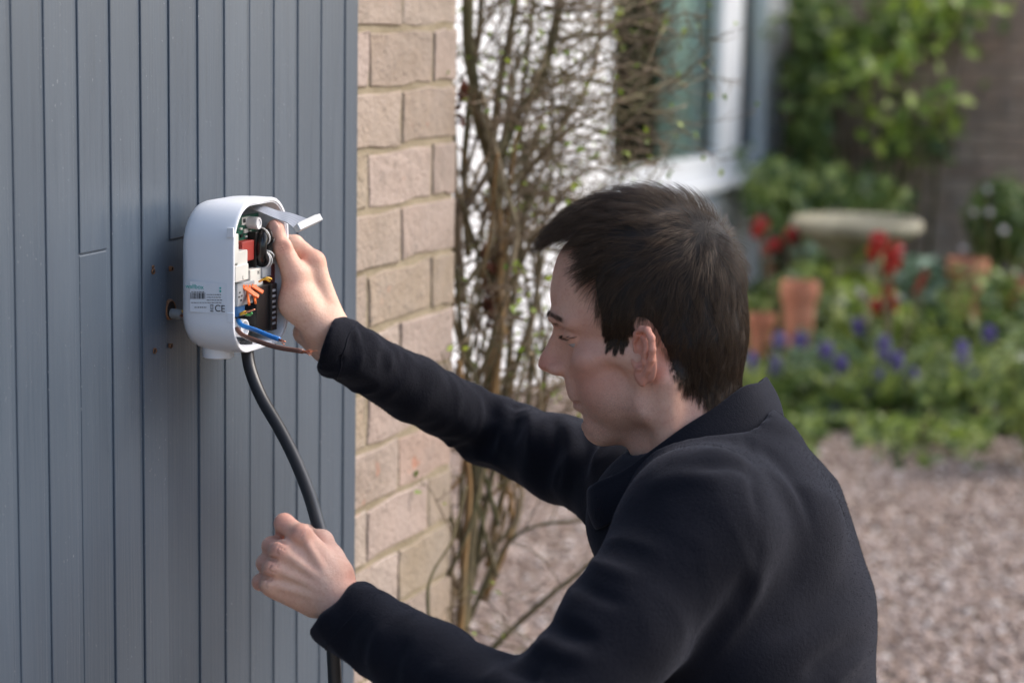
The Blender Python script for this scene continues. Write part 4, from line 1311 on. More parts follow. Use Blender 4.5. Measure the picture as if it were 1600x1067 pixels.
# the cuffs end square to the wrist, as they lie in view
CUT_L = _ax(516, 945, -67, -60, 2.20); CUT_L = CUT_L * 0.9 + 0.45 * tl(at(516, 945, 2.35)) - 0.45 * tl(at(516, 945, 2.20)) * 1.0; CUT_L /= np.linalg.norm(CUT_L)
CUT_R = _ax(511, 534, -94, -34, 2.468)
def build_fleece():
    f = Field((-0.24, -0.42, -0.62), (0.56, 0.38, 0.21), 0.0042)
    sq = (1, 0.64, 1)
    T = [tl(at(*p, 2.33)) for p in ((1105, 775), (1140, 845), (1164, 970), (1172, 1150), (1160, 1330))]
    R = (0.072, 0.106, 0.120, 0.118, 0.125)
    for i in range(4): f.cone(T[i], T[i + 1], R[i], R[i + 1], 0.03 if i else 0, sq=sq)
    nk = tl(at(1105, 765, 2.31))
    f.cone(nk, tl(at(1092, 812, 2.18)), 0.040, 0.056, 0.05)
    f.cone(nk, tl(at(1010, 775, 2.47)), 0.046, 0.052, 0.05)
    f.cone(tl(at(1165, 712, 2.31)), tl(at(1178, 815, 2.27)), 0.038, 0.074, 0.05)
    f.cone(tl(at(1165, 712, 2.34)), tl(at(1178, 815, 2.41)), 0.038, 0.074, 0.05)
    f.cone(tl(at(1010, 815, 2.33)), tl(at(1080, 910, 2.33)), 0.058, 0.085, 0.05)
    # near arm
    sh, el, cu = tl(at(1092, 822, 2.17)), tl(at(842, 1152, 2.05)), tl(CUFF_L)
    mid = (sh + el) / 2
    f.cone(sh, mid, 0.064, 0.054, 0.045); f.cone(mid, el, 0.054, 0.050, 0.02)
    fm = el * 0.5 + cu * 0.5
    f.cone(el, fm, 0.050, 0.041, 0.018)
    ext = cu + (cu - fm) * 0.30
    f.cone(fm, ext, 0.041, 0.0305, 0.012)
    # far arm
    sh2, el2, cu2 = tl(at(1000, 768, 2.49)), tl(at(762, 670, 2.68)), tl(CUFF_R)
    mid2 = (sh2 + el2) / 2
    f.cone(sh2, mid2, 0.056, 0.044, 0.045); f.cone(mid2, el2, 0.044, 0.0365, 0.02)
    fm2 = el2 * 0.5 + cu2 * 0.5
    f.cone(el2, fm2, 0.0365, 0.0350, 0.018)
    ext2 = cu2 + (cu2 - fm2) * 0.38
    f.cone(fm2, ext2, 0.0345, 0.0300, 0.012)
    # open the cuffs
    for c_, m_, r_ in ((cu, fm, 0.0225), (cu2, fm2, 0.0225)):
        d = CUT_L if c_ is cu else CUT_R
        bb = (c_ - 0.09, c_ + 0.09)
        def half(x, y, z, c_=c_, d=d): return -((x - c_[0]) * d[0] + (y - c_[1]) * d[1] + (z - c_[2]) * d[2])
        f.put(half, (c_ - 0.085, c_ + 0.085), 0.004, 'sub')
        f.cone(c_ - d * 0.004, c_ + d * 0.03, r_, r_, 0.004, 'sub')
    # neck hole
    f.cone(head_to_t((-40, 0, -110)), head_to_t((-15, 0, -60)), 0.060, 0.075, 0.01, 'sub')
    V, Q = f.mesh()
    return relax(V.astype(np.float64), Q, 2, 0.5), Q, dict(sh=sh, el=el, cu=cu, sh2=sh2, el2=el2, cu2=cu2)
def head_to_t(p): return tl(head_w(p))
JV, JQ, JP = build_fleece()

# folds: strokes drawn over the cloth (pixel polyline, width px, height mm, depth range)
def seg_dist(P, pl):
    """distance to a smoothed polyline and how far along it (0..1)"""
    pl = smooth_path(np.array(pl, float), 12)
    best = np.full(len(P), 1e9); al = np.zeros(len(P)); n = len(pl) - 1
    for i, (a, b) in enumerate(zip(pl[:-1], pl[1:])):
        ba = b - a
        t = np.clip(((P - a) @ ba) / (ba @ ba), 0, 1)
        d = np.linalg.norm(P - a - t[:, None] * ba, axis=1)
        up = d < best; best[up] = d[up]; al[up] = (i + t[up]) / n
    return best, al
def arm_coords(P, a, b):
    ba = b - a; L = np.linalg.norm(ba); d = ba / L
    t = (P - a) @ d
    r = P - a - t[:, None] * d
    u = np.cross(d, [0, 0, 1.0]); u /= np.linalg.norm(u); v = np.cross(d, u)
    return t / L, np.linalg.norm(r, axis=1), np.arctan2(r @ v, r @ u), L
W = tw(JV); N = vnormals(W, JQ)
uv, dep = project(W)
view = W - CAMP; view /= np.linalg.norm(view, axis=1)[:, None]
facing = np.clip(-(N * view).sum(1) * 2.2 + 0.35, 0, 1)
disp = 0.0012 * vnoise(JV * 16) + 0.0004 * vnoise(JV * 41 + 7)
def ridged(x): return 1 - 2 * np.abs(x)
for a, b, amp, fr, sk, ph in ((JP['el'], JP['cu'], 0.0032, 5.0, 0.55, 0.0), (JP['sh'], JP['el'], 0.0028, 3.6, -0.5, 3.1), (JP['el2'], JP['cu2'], 0.0030, 5.5, 0.5, 5.0), (JP['sh2'], JP['el2'], 0.0036, 4.4, -0.6, 9.0)):
    t, r, an, L = arm_coords(JV, a, b)
    w = np.clip((0.085 - r) / 0.02, 0, 1) * np.clip((t + 0.05) / 0.12, 0, 1) * np.clip((1.03 - t) / 0.05, 0, 1)
    q = np.stack([t * fr * 2.2 + sk * np.sin(an) + 0.2 * np.cos(2 * an), 0.9 * np.cos(an) + ph, 0.9 * np.sin(an)], 1)
    env = 0.45 + 0.55 * np.maximum(np.exp(-((t - 0.08) / 0.2) ** 2), np.exp(-((t - 0.9) / 0.18) ** 2))
    disp += w * env * amp * ridged(vnoise(q)) 
STROKES = [
    # seam and creases round the shoulder and back
    ([(1160, 678), (1172, 700), (1178, 760), (1192, 830)], 9, -2.6, 2.0, 2.35),
    ([(1060, 712), (1120, 706), (1175, 720), (1225, 762), (1262, 820)], 11, 4.2, 2.0, 2.4),
    ([(1075, 735), (1140, 726), (1180, 745)], 9, -3.4, 2.0, 2.4),
    ([(1170, 690), (1210, 715), (1250, 770), (1275, 850)], 9, -2.6, 2.0, 2.4),
    ([(1235, 655), (1290, 720), (1320, 790)], 10, 2.4, 2.0, 2.5),
    ([(1000, 780), (1040, 752), (1095, 745), (1150, 758)], 14, 3.2, 2.0, 2.4),
    ([(1180, 880), (1150, 930), (1110, 985), (1060, 1040)], 20, -5.0, 2.0, 2.4),
    ([(1195, 860), (1175, 925), (1140, 985), (1090, 1050)], 16, 4.5, 2.0, 2.4),
    ([(1350, 985), (1300, 1025), (1250, 1067)], 14, -4.2, 2.0, 2.5),
    ([(1360, 1010), (1320, 1050), (1290, 1080)], 12, 3.6, 2.0, 2.5),
    ([(1330, 900), (1270, 960), (1180, 1000)], 20, -2.6, 2.0, 2.5),
    # near sleeve
    ([(890, 890), (930, 925), (985, 945)], 13, -4.0, 1.9, 2.25), ([(905, 860), (950, 890), (1000, 905)], 13, 3.4, 1.9, 2.25),
    ([(830, 985), (880, 1015), (930, 1030)], 13, 4.0, 1.9, 2.25), ([(845, 955), (890, 985), (940, 1000)], 12, -3.6, 1.9, 2.25),
    ([(775, 1045), (815, 1050), (860, 1062)], 12, -4.5, 1.9, 2.25),
    ([(690, 1030), (668, 1060), (655, 1090)], 11, 3.0, 1.9, 2.3), ([(610, 968), (585, 1010), (580, 1060)], 10, 2.8, 1.9, 2.3),
    ([(640, 990), (618, 1035), (612, 1080)], 10, -3.0, 1.9, 2.3), ([(580, 945), (548, 990), (540, 1040)], 9, -2.0, 1.9, 2.3),
    # far sleeve
    ([(562, 520), (566, 560)], 6, -2.6, 2.35, 2.9), ([(584, 530), (590, 580)], 7, 2.4, 2.35, 2.9), ([(628, 548), (632, 590)], 7, -2.6, 2.35, 2.9),
    ([(610, 540), (612, 580)], 6, 2.0, 2.35, 2.9),
    ([(800, 612), (806, 660), (800, 700)], 9, -3.6, 2.35, 2.9), ([(822, 622), (832, 665), (826, 720)], 8, 3.6, 2.35, 2.9),
    ([(862, 640), (868, 680), (862, 730)], 9, -3.8, 2.35, 2.9), ([(880, 645), (892, 690), (886, 740)], 9, 3.6, 2.35, 2.9),
    ([(905, 650), (915, 700), (908, 760)], 8, -3.2, 2.35, 2.9),
]
for pl, wd, hgt, d0, d1 in STROKES:
    dd, al = seg_dist(uv, pl)
    win_ = np.clip(al / 0.3, 0, 1) * np.clip((1 - al) / 0.3, 0, 1)
    disp += facing * (dep > d0) * (dep < d1) * 0.001 * hgt * np.exp(-(dd / wd) ** 2) * (0.15 + 0.85 * win_ * win_ * (3 - 2 * win_))
W = W + N * disp[:, None]
W = relax(W, JQ, 1, 0.3)
fleece_me = mdata('fleece', W - PB, JQ, M_FLEECE, True)
fleece = obj('fleece', fleece_me, person)
fleece['label'] = 'dark navy fleece pullover'

# hems at the cuffs and the seam round the arm hole, following the cloth
fN = vnormals(W, JQ)
def ring_on_cloth(c, d, off, r, name):
    pl = c - d * off
    tpt = (JV - pl) @ d
    near = (np.abs(tpt) < 0.004) & (np.linalg.norm(JV - pl, axis=1) < 0.06) & (np.linalg.norm(JV - pl, axis=1) > 0.020)
    u = np.cross(d, [0, 0, 1.0]); u /= np.linalg.norm(u); v = np.cross(d, u)
    P = W[near]; q = JV[near] - pl; an = np.arctan2(q @ v, q @ u)
    pts = []
    for a in np.linspace(-math.pi, math.pi, 40, endpoint=False):
        dd = np.abs((an - a + math.pi) % (2 * math.pi) - math.pi)
        w = np.exp(-(dd / 0.14) ** 2) + 1e-9
        pts.append((P * w[:, None]).sum(0) / w.sum())
    pts = np.array(pts); pts = np.vstack([pts, pts[:2]])
    m_ = MB(); m_.tube(pts, r, 8, cap=False); m_.build(name, M_FLEECE, fleece, smooth=True)
for cu, el in ((JP['cu'], JP['el']), (JP['cu2'], JP['el2'])):
    d = CUT_L if cu is JP['cu'] else CUT_R
    ring_on_cloth(cu, d, 0.006, 0.0022, 'cuff_hem')
    ring_on_cloth(cu, d, 0.022, 0.0010, 'cuff_seam')
def seam(pl, d0, d1, r=0.0011):
    uvw, dpw = project(W)
    ok = np.where(((fN * view).sum(1) < -0.05) & (dpw > d0) & (dpw < d1))[0]
    pts = []
    for p in smooth_path(np.array(pl, float), 30):
        d2 = ((uvw[ok] - p) ** 2).sum(1); w = np.exp(-d2 / 40.0) + 1e-12
        k = ok[np.argsort(d2)[:12]]; w = np.exp(-((uvw[k] - p) ** 2).sum(1) / 60.0) + 1e-9
        pts.append((W[k] * w[:, None]).sum(0) / w.sum())
    pts = np.array(pts)
    for _ in range(3): pts[1:-1] = (pts[:-2] + 2 * pts[1:-1] + pts[2:]) / 4
    m_ = MB(); m_.tube(pts, r, 7); m_.build('seam', M_FLEECE, fleece, smooth=True)
#seam([(1166, 690), (1174, 725), (1182, 765), (1190, 820), (1192, 880), (1180, 940)], 2.0, 2.4)

# ------------------------------------------------------------------ collar
def build_collar():
    na, nr = 72, 10
    b_back, b_front = tl(at(1222, 662, 2.33)), tl(at(940, 822, 2.33))
    t_back, t_front = tl(at(1196, 588, 2.33)), tl(at(922, 764, 2.33))
    rows = []
    for j in range(nr + 1):
        v = j / nr
        bk = b_back * (1 - v) + t_back * v; ft = b_front * (1 - v) + t_front * v
        c = (bk + ft) / 2; ha = (ft - bk) / 2
        rl = 0.096 * (1 - v) + 0.076 * v
        bulge = 0.004 * math.sin(v * math.pi)
        rows.append((c, ha * (1 + bulge * 8), np.array([0, rl + bulge, 0])))
    def sgp(x): return math.copysign(abs(x) ** 0.78, x)
    V = []
    ang = np.linspace(0.10, 2 * math.pi - 0.10, na)
    th = 0.0055
    for side in (0, 1):
        for j, (c, ha, hl) in enumerate(rows):
            sc = 1.0 - side * th / 0.085
            drop = -side * 0.0
            for a in ang:
                p = c + sc * (ha * sgp(math.cos(a)) + hl * sgp(math.sin(a))) * 0.97
                wv = 0.0025 * math.sin(3 * a + 0.7) * (j / nr) + 0.0015 * math.sin(7 * a + 2) * (j / nr)
                V.append(p + np.array([0, 0, wv + (0.002 if (j == nr and side == 0) else 0)]))
    n1 = (nr + 1) * na
    F = []
    for j in range(nr):
        for i in range(na - 1):
            a = j * na + i
            F.append((a, a + 1, a + na + 1, a + na)); F.append((n1 + a, n1 + a + na, n1 + a + na + 1, n1 + a + 1))
    for i in range(na - 1):
        a = nr * na + i; F.append((a, a + 1, n1 + a + 1, n1 + a)); F.append((i, n1 + i, n1 + i + 1, i + 1))
    for j in range(nr):
        a = j * na; F.append((a, a + na, n1 + a + na, n1 + a)); a = j * na + na - 1; F.append((a, n1 + a, n1 + a + na, a + na))
    me = fix_normals(mdata('collar', tw(np.array(V)) - PB, F, M_FLEECE, True))
    o = obj('collar', me, fleece)
    b = o.modifiers.new('soft', 'SUBSURF'); b.levels = 1; b.render_levels = 2
    return o
build_collar()

# short pile standing off the cloth
def pile(n=110000):
    r = np.random.default_rng(8)
    q = JQ[(((fN * view).sum(1)[JQ] < 0.45).any(1)) & (W[JQ[:, 0], 2] > 0.55)]
    A, B, C, Dd = (W[q[:, k]] for k in range(4))
    ar = np.linalg.norm(np.cross(C - A, Dd - B), axis=1)
    fi = r.choice(len(q), n, p=ar / ar.sum()); a, b = r.random((n, 1)), r.random((n, 1))
    root = A[fi] * (1 - a) * (1 - b) + B[fi] * a * (1 - b) + C[fi] * a * b + Dd[fi] * (1 - a) * b
    nn_ = fN[q[fi, 0]]
    d = nn_ * 0.6 + r.normal(0, 0.75, (n, 3)); d /= np.linalg.norm(d, axis=1)[:, None]
    d = d + nn_ * np.clip(0.15 - (d * nn_).sum(1), 0, 2)[:, None]
    L = r.uniform(0.0005, 0.0016, (n, 1))
    P = np.stack([root - nn_ * 0.0003, root + d * L * 0.6, root + (d + r.normal(0, 0.4, (n, 3))) * L], 1)
    hc = bpy.data.hair_curves.new('fleece_pile'); hc.add_curves([3] * n)
    hc.attributes['position'].data.foreach_set('vector', (P - PB).reshape(-1).astype(np.float32))
    ra = hc.attributes.get('radius') or hc.attributes.new('radius', 'FLOAT', 'POINT')
    ra.data.foreach_set('value', np.tile([0.00006, 0.00005, 0.00002], n).astype(np.float32))
    m = NT('fleece_pile'); m.set(Base_Color=(0.0095, 0.0098, 0.0132, 1), Roughness=0.9); m.b.inputs['Specular IOR Level'].default_value = 0.15
    hc.materials.append(m.m)
    tag(obj('fleece_pile', hc, fleece), kind='stuff')
pile()

# ------------------------------------------------------------------ trousers and shoes
def build_legs():
    hip = tl(at(1172, 1340, 2.33))
    gz = -TO[2]
    def g(f_, l_, z_): return np.array([f_, l_, gz + z_])
    f = Field((-0.62, -0.34, gz + 0.03), (0.50, 0.34, hip[2] + 0.16), 0.009)
    f.cone(hip + (0, 0, 0.10), hip, 0.118, 0.125, 0.0, sq=(1, 0.68, 1))
    kl, al = g(hip[0] + 0.36, 0.14, 0.50), g(hip[0] + 0.30, 0.13, 0.11)
    kr, ar = g(hip[0] + 0.12, -0.13, 0.085), g(hip[0] - 0.30, -0.13, 0.10)
    f.cone(hip + (0.0, 0.09, -0.02), kl, 0.098, 0.066, 0.05); f.cone(kl, al, 0.064, 0.052, 0.02)
    f.cone(hip + (0.0, -0.09, -0.02), kr, 0.098, 0.066, 0.05); f.cone(kr, ar, 0.062, 0.052, 0.02)
    V, Q = f.mesh(); V = relax(V.astype(float), Q, 2, 0.5)
    V += vnormals(V, Q) * (0.004 * ridged(vnoise(V * np.array([9, 5, 22]))))[:, None]
    obj('trousers', mdata('trousers', tw(V) - PB, Q, plain('dark_work_trousers', (0.022, 0.022, 0.026), 0.9, var=0.2, scale=300), True), person)
    M_SHOE = plain('black_boot', (0.015, 0.014, 0.013), 0.45, var=0.2, scale=200)
    for a, flat in ((al, True), (ar, False)):
        s = Field(a - 0.30, a + 0.30, 0.008)
        if flat:
            heel = np.array([a[0] - 0.05, a[1], gz + 0.042]); toe = np.array([a[0] + 0.17, a[1] + 0.01, gz + 0.036])
            s.cone(a + (0, 0, 0.02), heel + (0.03, 0, 0.01), 0.052, 0.048, 0.02); s.cone(heel, toe, 0.042, 0.036, 0.02)
        else:
            heel = np.array([a[0] - 0.05, a[1], gz + 0.13]); toe = np.array([a[0] - 0.02, a[1], gz + 0.035])
            s.cone(a, heel, 0.052, 0.045, 0.02); s.cone(heel, toe, 0.042, 0.034, 0.02)
        V, Q = s.mesh()
        obj('boot', mdata('boot', tw(relax(V.astype(float), Q, 1)) - PB, Q, M_SHOE, True), person)
build_legs()
# ------------------------------------------------------------------ hair
def scalp_mask(P):
    x, y, z = P[:, 0], np.abs(P[:, 1]), P[:, 2]
    fz = [-60, 12, 32, 46, 58, 68, 82, 93, 112, 120, 150]
    fx = [40, 41, 42, 42, 42, 43, 42, 38, 32, 36, 60]
    side = x < np.interp(z, fz, fx) - 0.0
    hl = 74 - 40 * np.clip(y / 50, 0, 1.6) ** 1.6                  # hair line over the forehead
    top = (z > 100) & (x < hl)
    m = np.where(z > 106, top | (side & (y > 45)), side)
    bx = np.interp(z, [-66, -50, -36, -22, -10, 9, 26, 40], [-52, -40, -30, -22, -17, -13, -9, -2]) + 3.0 * np.sin(z * 0.9)
    burn = (x > 17) & (x < np.interp(z, [8, 12, 33], [32, 41, 43])) & (z > 11 + 3.5 * np.sin(x * 0.75) + 0.25 * np.abs(x - 31))
    low = (x < bx) | burn
    burn = burn | ((x > 8) & (z > 28) & (x < 43))
    m = np.where(z < 40, ((x < bx) | burn) & m, m)
    return m & (z > -62) & (x > -130)
NSK = len(HV) - EAR_N
hm = scalp_mask(HV) & (np.arange(len(HV)) < NSK)
fm_ = hm[HQ].all(1)
root_q = HQ[fm_]
inner = hm.astype(float)
for _ in range(6):
    acc_ = np.zeros(len(HV)); c_ = np.zeros(len(HV))
    mean_ = inner[HQ].mean(1)
    for k in range(4): np.add.at(acc_, HQ[:, k], mean_); np.add.at(c_, HQ[:, k], 1)
    inner = acc_ / np.maximum(c_, 1)
lift = np.clip((inner - 0.5) * 2, 0, 1)
# dark undercoat: the scalp lifted a little, kept inside the hair line
cap_q = HQ[((lift > np.interp(HV[:, 2], [-20, 10, 70, 100], [0.75, 0.35, 0.35, 0.12])) & ~((HV[:, 2] < 38) & (HV[:, 0] > -5) & (lift < 0.6)))[HQ].all(1)]
used = np.unique(cap_q)
remap = np.full(len(HV), -1); remap[used] = np.arange(len(used))
topness = np.clip((HV[:, 2] - 40) / 70, 0, 1)
CAPV = HV + HN * (-0.8 + np.clip((lift - 0.35) / 0.65, 0, 1) * (1.6 + 7.5 * topness))[:, None]
M_CAP = plain('dark_hair_undercoat', (0.012, 0.009, 0.0075), 0.9, var=0.3, scale=300)
hair_root = obj('hair', mdata('hair', head_w(CAPV[used]) - PB, remap[cap_q], M_CAP, True), person)
hair_root['label'] = 'short dark brown hair, brushed forward from the crown'

def mat_hair():
    m = NT('dark_brown_hair')
    hi = m.n('ShaderNodeHairInfo')
    m.set(Base_Color=m.ramp(hi.outputs['Random'], [(0.0, (0.015, 0.0095, 0.0065)), (0.6, (0.038, 0.023, 0.0150)), (1.0, (0.100, 0.062, 0.038))]), Roughness=0.36)
    m.b.inputs['Specular IOR Level'].default_value = 0.42
    m.b.inputs['Specular Tint'].default_value = (0.85, 0.70, 0.58, 1)
    return m.m
M_HAIR = mat_hair()

def unit(v): return v / (np.linalg.norm(v, axis=1)[:, None] + 1e-9)
def hair_curves(name, P, rad0, parent, npts):
    """P: (n, npts, 3) world"""
    n = len(P)
    hc = bpy.data.hair_curves.new(name)
    hc.add_curves([npts] * n)
    hc.attributes['position'].data.foreach_set('vector', (P - PB).reshape(-1).astype(np.float32))
    ra = hc.attributes.get('radius') or hc.attributes.new('radius', 'FLOAT', 'POINT')
    taper = np.linspace(1, 0.28, npts)[None, :] * np.asarray(rad0).reshape(-1, 1)
    ra.data.foreach_set('value', np.broadcast_to(taper, (n, npts)).reshape(-1).astype(np.float32))
    hc.materials.append(M_HAIR)
    return obj(name, hc, parent)

def grow_hair(n=62000):
    r = np.random.default_rng(21)
    A = HV[root_q[:, 0]]; B = HV[root_q[:, 1]]; C = HV[root_q[:, 2]]; Dd = HV[root_q[:, 3]]
    area = np.linalg.norm(np.cross(C - A, Dd - B), axis=1)
    el_ = lift[root_q].mean(1)
    qc_ = (A + C) / 2
    area = area * (1 + 1.2 * (el_ < 0.6) + 7.0 * ((qc_[:, 2] < 42) & (qc_[:, 0] > 5)) + 9.0 * np.clip((qc_[:, 0] - 8) / 25, 0, 1) * (qc_[:, 2] > 92) + 1.8 * ((qc_[:, 2] < 15) & (qc_[:, 0] < -20)))
    fi = r.choice(len(root_q), n, p=area / area.sum())
    a, b = r.random((n, 1)), r.random((n, 1))
    root = A[fi] * (1 - a) * (1 - b) + B[fi] * a * (1 - b) + C[fi] * a * b + Dd[fi] * (1 - a) * b
    nor = unit(HN[root_q[fi, 0]] + HN[root_q[fi, 2]])
    edge = lift[root_q[fi]].mean(1)
    Wp = np.array([-64, 6, 104.0])
    rel = root - Wp; dist = np.linalg.norm(rel, axis=1)
    g = unit(rel)
    top = np.clip((root[:, 2] - 70) / 30, 0, 1) * np.clip((root[:, 0] + 60) / 30, 0, 1)
    sidew = np.clip((np.abs(root[:, 1]) - 35) / 25, 0, 1) * (1 - top * 0.7)
    backw = np.clip((-root[:, 0] - 40) / 30, 0, 1) * np.clip((95 - root[:, 2]) / 30, 0, 1)
    flow = g + top[:, None] * np.array([1.3, 0, 0.0]) + (np.clip((root[:, 0] - 25) / 35, 0, 1) * (root[:, 2] > 95))[:, None] * np.array([0.9, 0.0, 0.38]) + sidew[:, None] * np.array([-0.12, 0, -0.9]) + backw[:, None] * np.array([0, 0, -1.0])
    spin = unit(np.cross(nor, g)) * np.exp(-(dist / 28) ** 2)[:, None] * 0.9
    flow = flow + spin
    # clumps share a bend
    nc = 2200
    ci = r.choice(n, nc, replace=False); cc = root[ci]
    best = np.zeros(n, int); bd = np.full(n, 1e18)
    for s0 in range(0, nc, 150):
        d2 = ((root[:, None, :] - cc[None, s0:s0 + 150]) ** 2).sum(2)
        j = d2.argmin(1); dm = d2[np.arange(n), j]
        up = dm < bd; best[up] = j[up] + s0; bd[up] = dm[up]
    cj = r.normal(0, 1, (nc, 3))
    low = np.stack([vnoise(root / 22 + k * 13.7) for k in range(3)], 1)
    ed = (0.3 + 0.7 * edge)[:, None]
    flow = unit(flow) + ed * (0.24 * cj[best] + 0.30 * low) + 0.10 * r.normal(0, 1, (n, 3))
    tan = unit(flow - nor * (flow * nor).sum(1)[:, None])
    whorl = np.exp(-(dist / 30) ** 2)
    z, x = root[:, 2], root[:, 0]
    length = np.interp(z, [-45, -10, 30, 60, 90, 120], [16, 17, 18, 23, 35, 43])
    front = np.clip((x - 25) / 35, 0, 1) * (z > 95)
    length = length + 8 * front - 4 * whorl
    burn = (z < 33) & (x > 10)
    length = np.where(burn, 8, length); length = np.where((z < 45) & (np.abs(root[:, 1]) > 60), np.minimum(length, 11), length) * r.uniform(0.72, 1.12, n)
    length = length * (0.6 + 0.4 * np.clip(edge * 1.5 + front, 0, 1))
    lift0 = np.interp(z, [-45, 0, 50, 90, 115], [13, 15, 18, 36, 52]) + 22 * whorl - 6 * front + r.normal(0, 6, n)
    lift0 = np.clip(lift0, 2, 75) * math.pi / 180
    npts = 7
    pts = np.zeros((n, npts, 3)); p = root + nor * 0.3; pts[:, 0] = p
    for k in range(1, npts):
        u = k / (npts - 1)
        e = lift0 * (1 - 0.85 * u) - 0.10 * u
        d = np.cos(e)[:, None] * tan + np.sin(e)[:, None] * nor
        d = d + np.array([0, 0, -0.12]) * u * (1 - front)[:, None]
        # pull to the clump's middle
        tgt = cc[best] - root
        d = unit(d) + 0.02 * tgt * u
        p = p + unit(d) * (length / (npts - 1))[:, None]
        pts[:, k] = p
        # keep out of the skull
        q = (p - np.array([10, 0, 55])) / np.array([99, 75, 82])
    # strands of a clump run together towards its guide strand
    guide = pts[ci][best]
    u = np.linspace(0, 1, npts)[None, :, None]
    off = (root - root[ci][best])[:, None, :]
    lowz = np.clip((z - 5) / 50, 0.15, 1)
    strength = lowz[:, None, None] * (r.uniform(0.0, 0.75, n) * (r.random(n) < 0.8))[:, None, None] * (np.sqrt(bd) < 14)[:, None, None]
    tgt = guide + off * (1 - 0.72 * u)
    frac = np.linspace(0, 1, npts)[None, :, None] ** 0.8
    pts = pts + (tgt - pts) * strength * frac
    return head_w(pts.reshape(-1, 3)).reshape(n, npts, 3), r.uniform(0.07, 0.125, n) * 0.001, npts
HP, HR, HNP = grow_hair()
hair_curves('hair_strands', HP, HR, hair_root, HNP)

# eyebrows and lashes
def brows():
    r = np.random.default_rng(5)
    P = []
    for s in (1, -1):
        for _ in range(430):
            t = r.random()
            c = np.array([106.5 - 24 * t ** 1.7, s * (8 + 35 * t), 47.5 + 4.5 * math.sin(t * 2.4) - 5 * t + r.normal(0, 1.9 * (1 - 0.6 * t))])
            j = np.argmin(((HV - c) ** 2).sum(1)); root = HV[j] + r.normal(0, 0.7, 3); nn_ = HN[j]
            d = unit(np.array([[-0.35 - 0.3 * t, s * 0.8, 0.45 - 0.9 * t]]) + r.normal(0, 0.15, (1, 3)))[0]
            d = d - nn_ * (d @ nn_) * 0.8
            Lh = r.uniform(5, 9)
            P.append([root + nn_ * 0.3 + d * Lh * u + nn_ * (1.4 * math.sin(u * 2.2)) for u in (0, 0.33, 0.66, 1)])
        for _ in range(200):
            t = r.random(); yy = 18 + 28 * t
            c = fit_face(np.array([[99 - 0.055 * (yy - 27) ** 2 * (1.0 if yy > 27 else 0.6), s * yy, 20.5 + r.normal(0, 0.4)]]))[0]
            j = np.argmin(((HV - c) ** 2).sum(1)); root = HV[j] + HN[j] * 0.2
            d = unit(np.array([[0.75, s * (t - 0.25) * 0.9, -0.45]]) + r.normal(0, 0.12, (1, 3)))[0]
            Lh = r.uniform(3.5, 6)
            P.append([root + d * Lh * u + np.array([0, 0, 1.8 * u * u]) for u in (0, 0.33, 0.66, 1)])
    P = np.array(P)
    o = hair_curves('eyebrows', head_w(P.reshape(-1, 3)).reshape(len(P), 4, 3), np.full(len(P), 0.00011), hair_root, 4)
    return o
brows()
# ------------------------------------------------------------------ plants
prng = np.random.default_rng(11)
def mat_leaf(name, stops, rough=0.5, trans=0.25):
    m = NT(name)
    a = m.attr('tint')
    m.set(Base_Color=m.ramp(a, stops), Roughness=rough)
    m.b.inputs['Subsurface Weight'].default_value = 0.0
    tr = m.n('ShaderNodeBsdfTranslucent'); m.l(m.ramp(a, [(p, tuple(min(1, x * 1.5) for x in c)) for p, c in stops]), tr.inputs['Color'])
    mx = m.n('ShaderNodeMixShader'); mx.inputs[0].default_value = trans
    m.l(m.b.outputs[0], mx.inputs[1]); m.l(tr.outputs[0], mx.inputs[2]); m.l(mx.outputs[0], m.t.nodes['Material Output'].inputs[0])
    return m.m
M_LEAF = mat_leaf('green_leaf', [(0.0, (0.03, 0.065, 0.012)), (0.5, (0.125, 0.185, 0.040)), (1.0, (0.29, 0.35, 0.085))])
M_LEAF_Y = mat_leaf('yellow_green_leaf', [(0.0, (0.10, 0.17, 0.02)), (0.5, (0.20, 0.29, 0.03)), (1.0, (0.34, 0.42, 0.06))])
M_LEAF_B = mat_leaf('blue_green_leaf', [(0.0, (0.07, 0.14, 0.07)), (0.5, (0.17, 0.27, 0.15)), (1.0, (0.36, 0.46, 0.34))])
M_RED_F = mat_leaf('red_petal', [(0.0, (0.16, 0.010, 0.012)), (0.5, (0.36, 0.018, 0.018)), (1.0, (0.52, 0.05, 0.025))], trans=0.3)
M_BLUE_F = mat_leaf('blue_violet_petal', [(0.0, (0.05, 0.035, 0.14)), (0.5, (0.10, 0.075, 0.25)), (1.0, (0.20, 0.165, 0.40))])
M_WHITE_F = mat_leaf('pale_petal', [(0.0, (0.45, 0.42, 0.42)), (1.0, (0.75, 0.72, 0.72))])

def mat_bark(name, a, b, c):
    m = NT(name); o = m.coord()
    n1 = m.noise(m.mapping(o, (60, 60, 18)), 1.0, 4); n2 = m.noise(o, 9, 3)
    col = m.ramp(n1, [(0.3, a), (0.6, b)]); col = m.mix(m.ramp(n2, [(0.45, (0, 0, 0)), (0.65, (0.8,) * 3)]), col, (*c, 1))
    m.set(Base_Color=col, Roughness=0.85); m.bump(n1, 0.6, 0.003)
    return m.m
M_BARK = mat_bark('olive_bark', (0.06, 0.047, 0.024), (0.14, 0.11, 0.052), (0.075, 0.08, 0.026))
M_BARK_P = mat_bark('pale_bark', (0.20, 0.155, 0.09), (0.34, 0.27, 0.17), (0.17, 0.15, 0.07))
M_BARK_O = mat_bark('orange_bark', (0.16, 0.085, 0.03), (0.27, 0.16, 0.06), (0.15, 0.11, 0.05))
M_TWIG = mat_bark('twig_bark', (0.10, 0.072, 0.044), (0.23, 0.17, 0.11), (0.13, 0.125, 0.05))

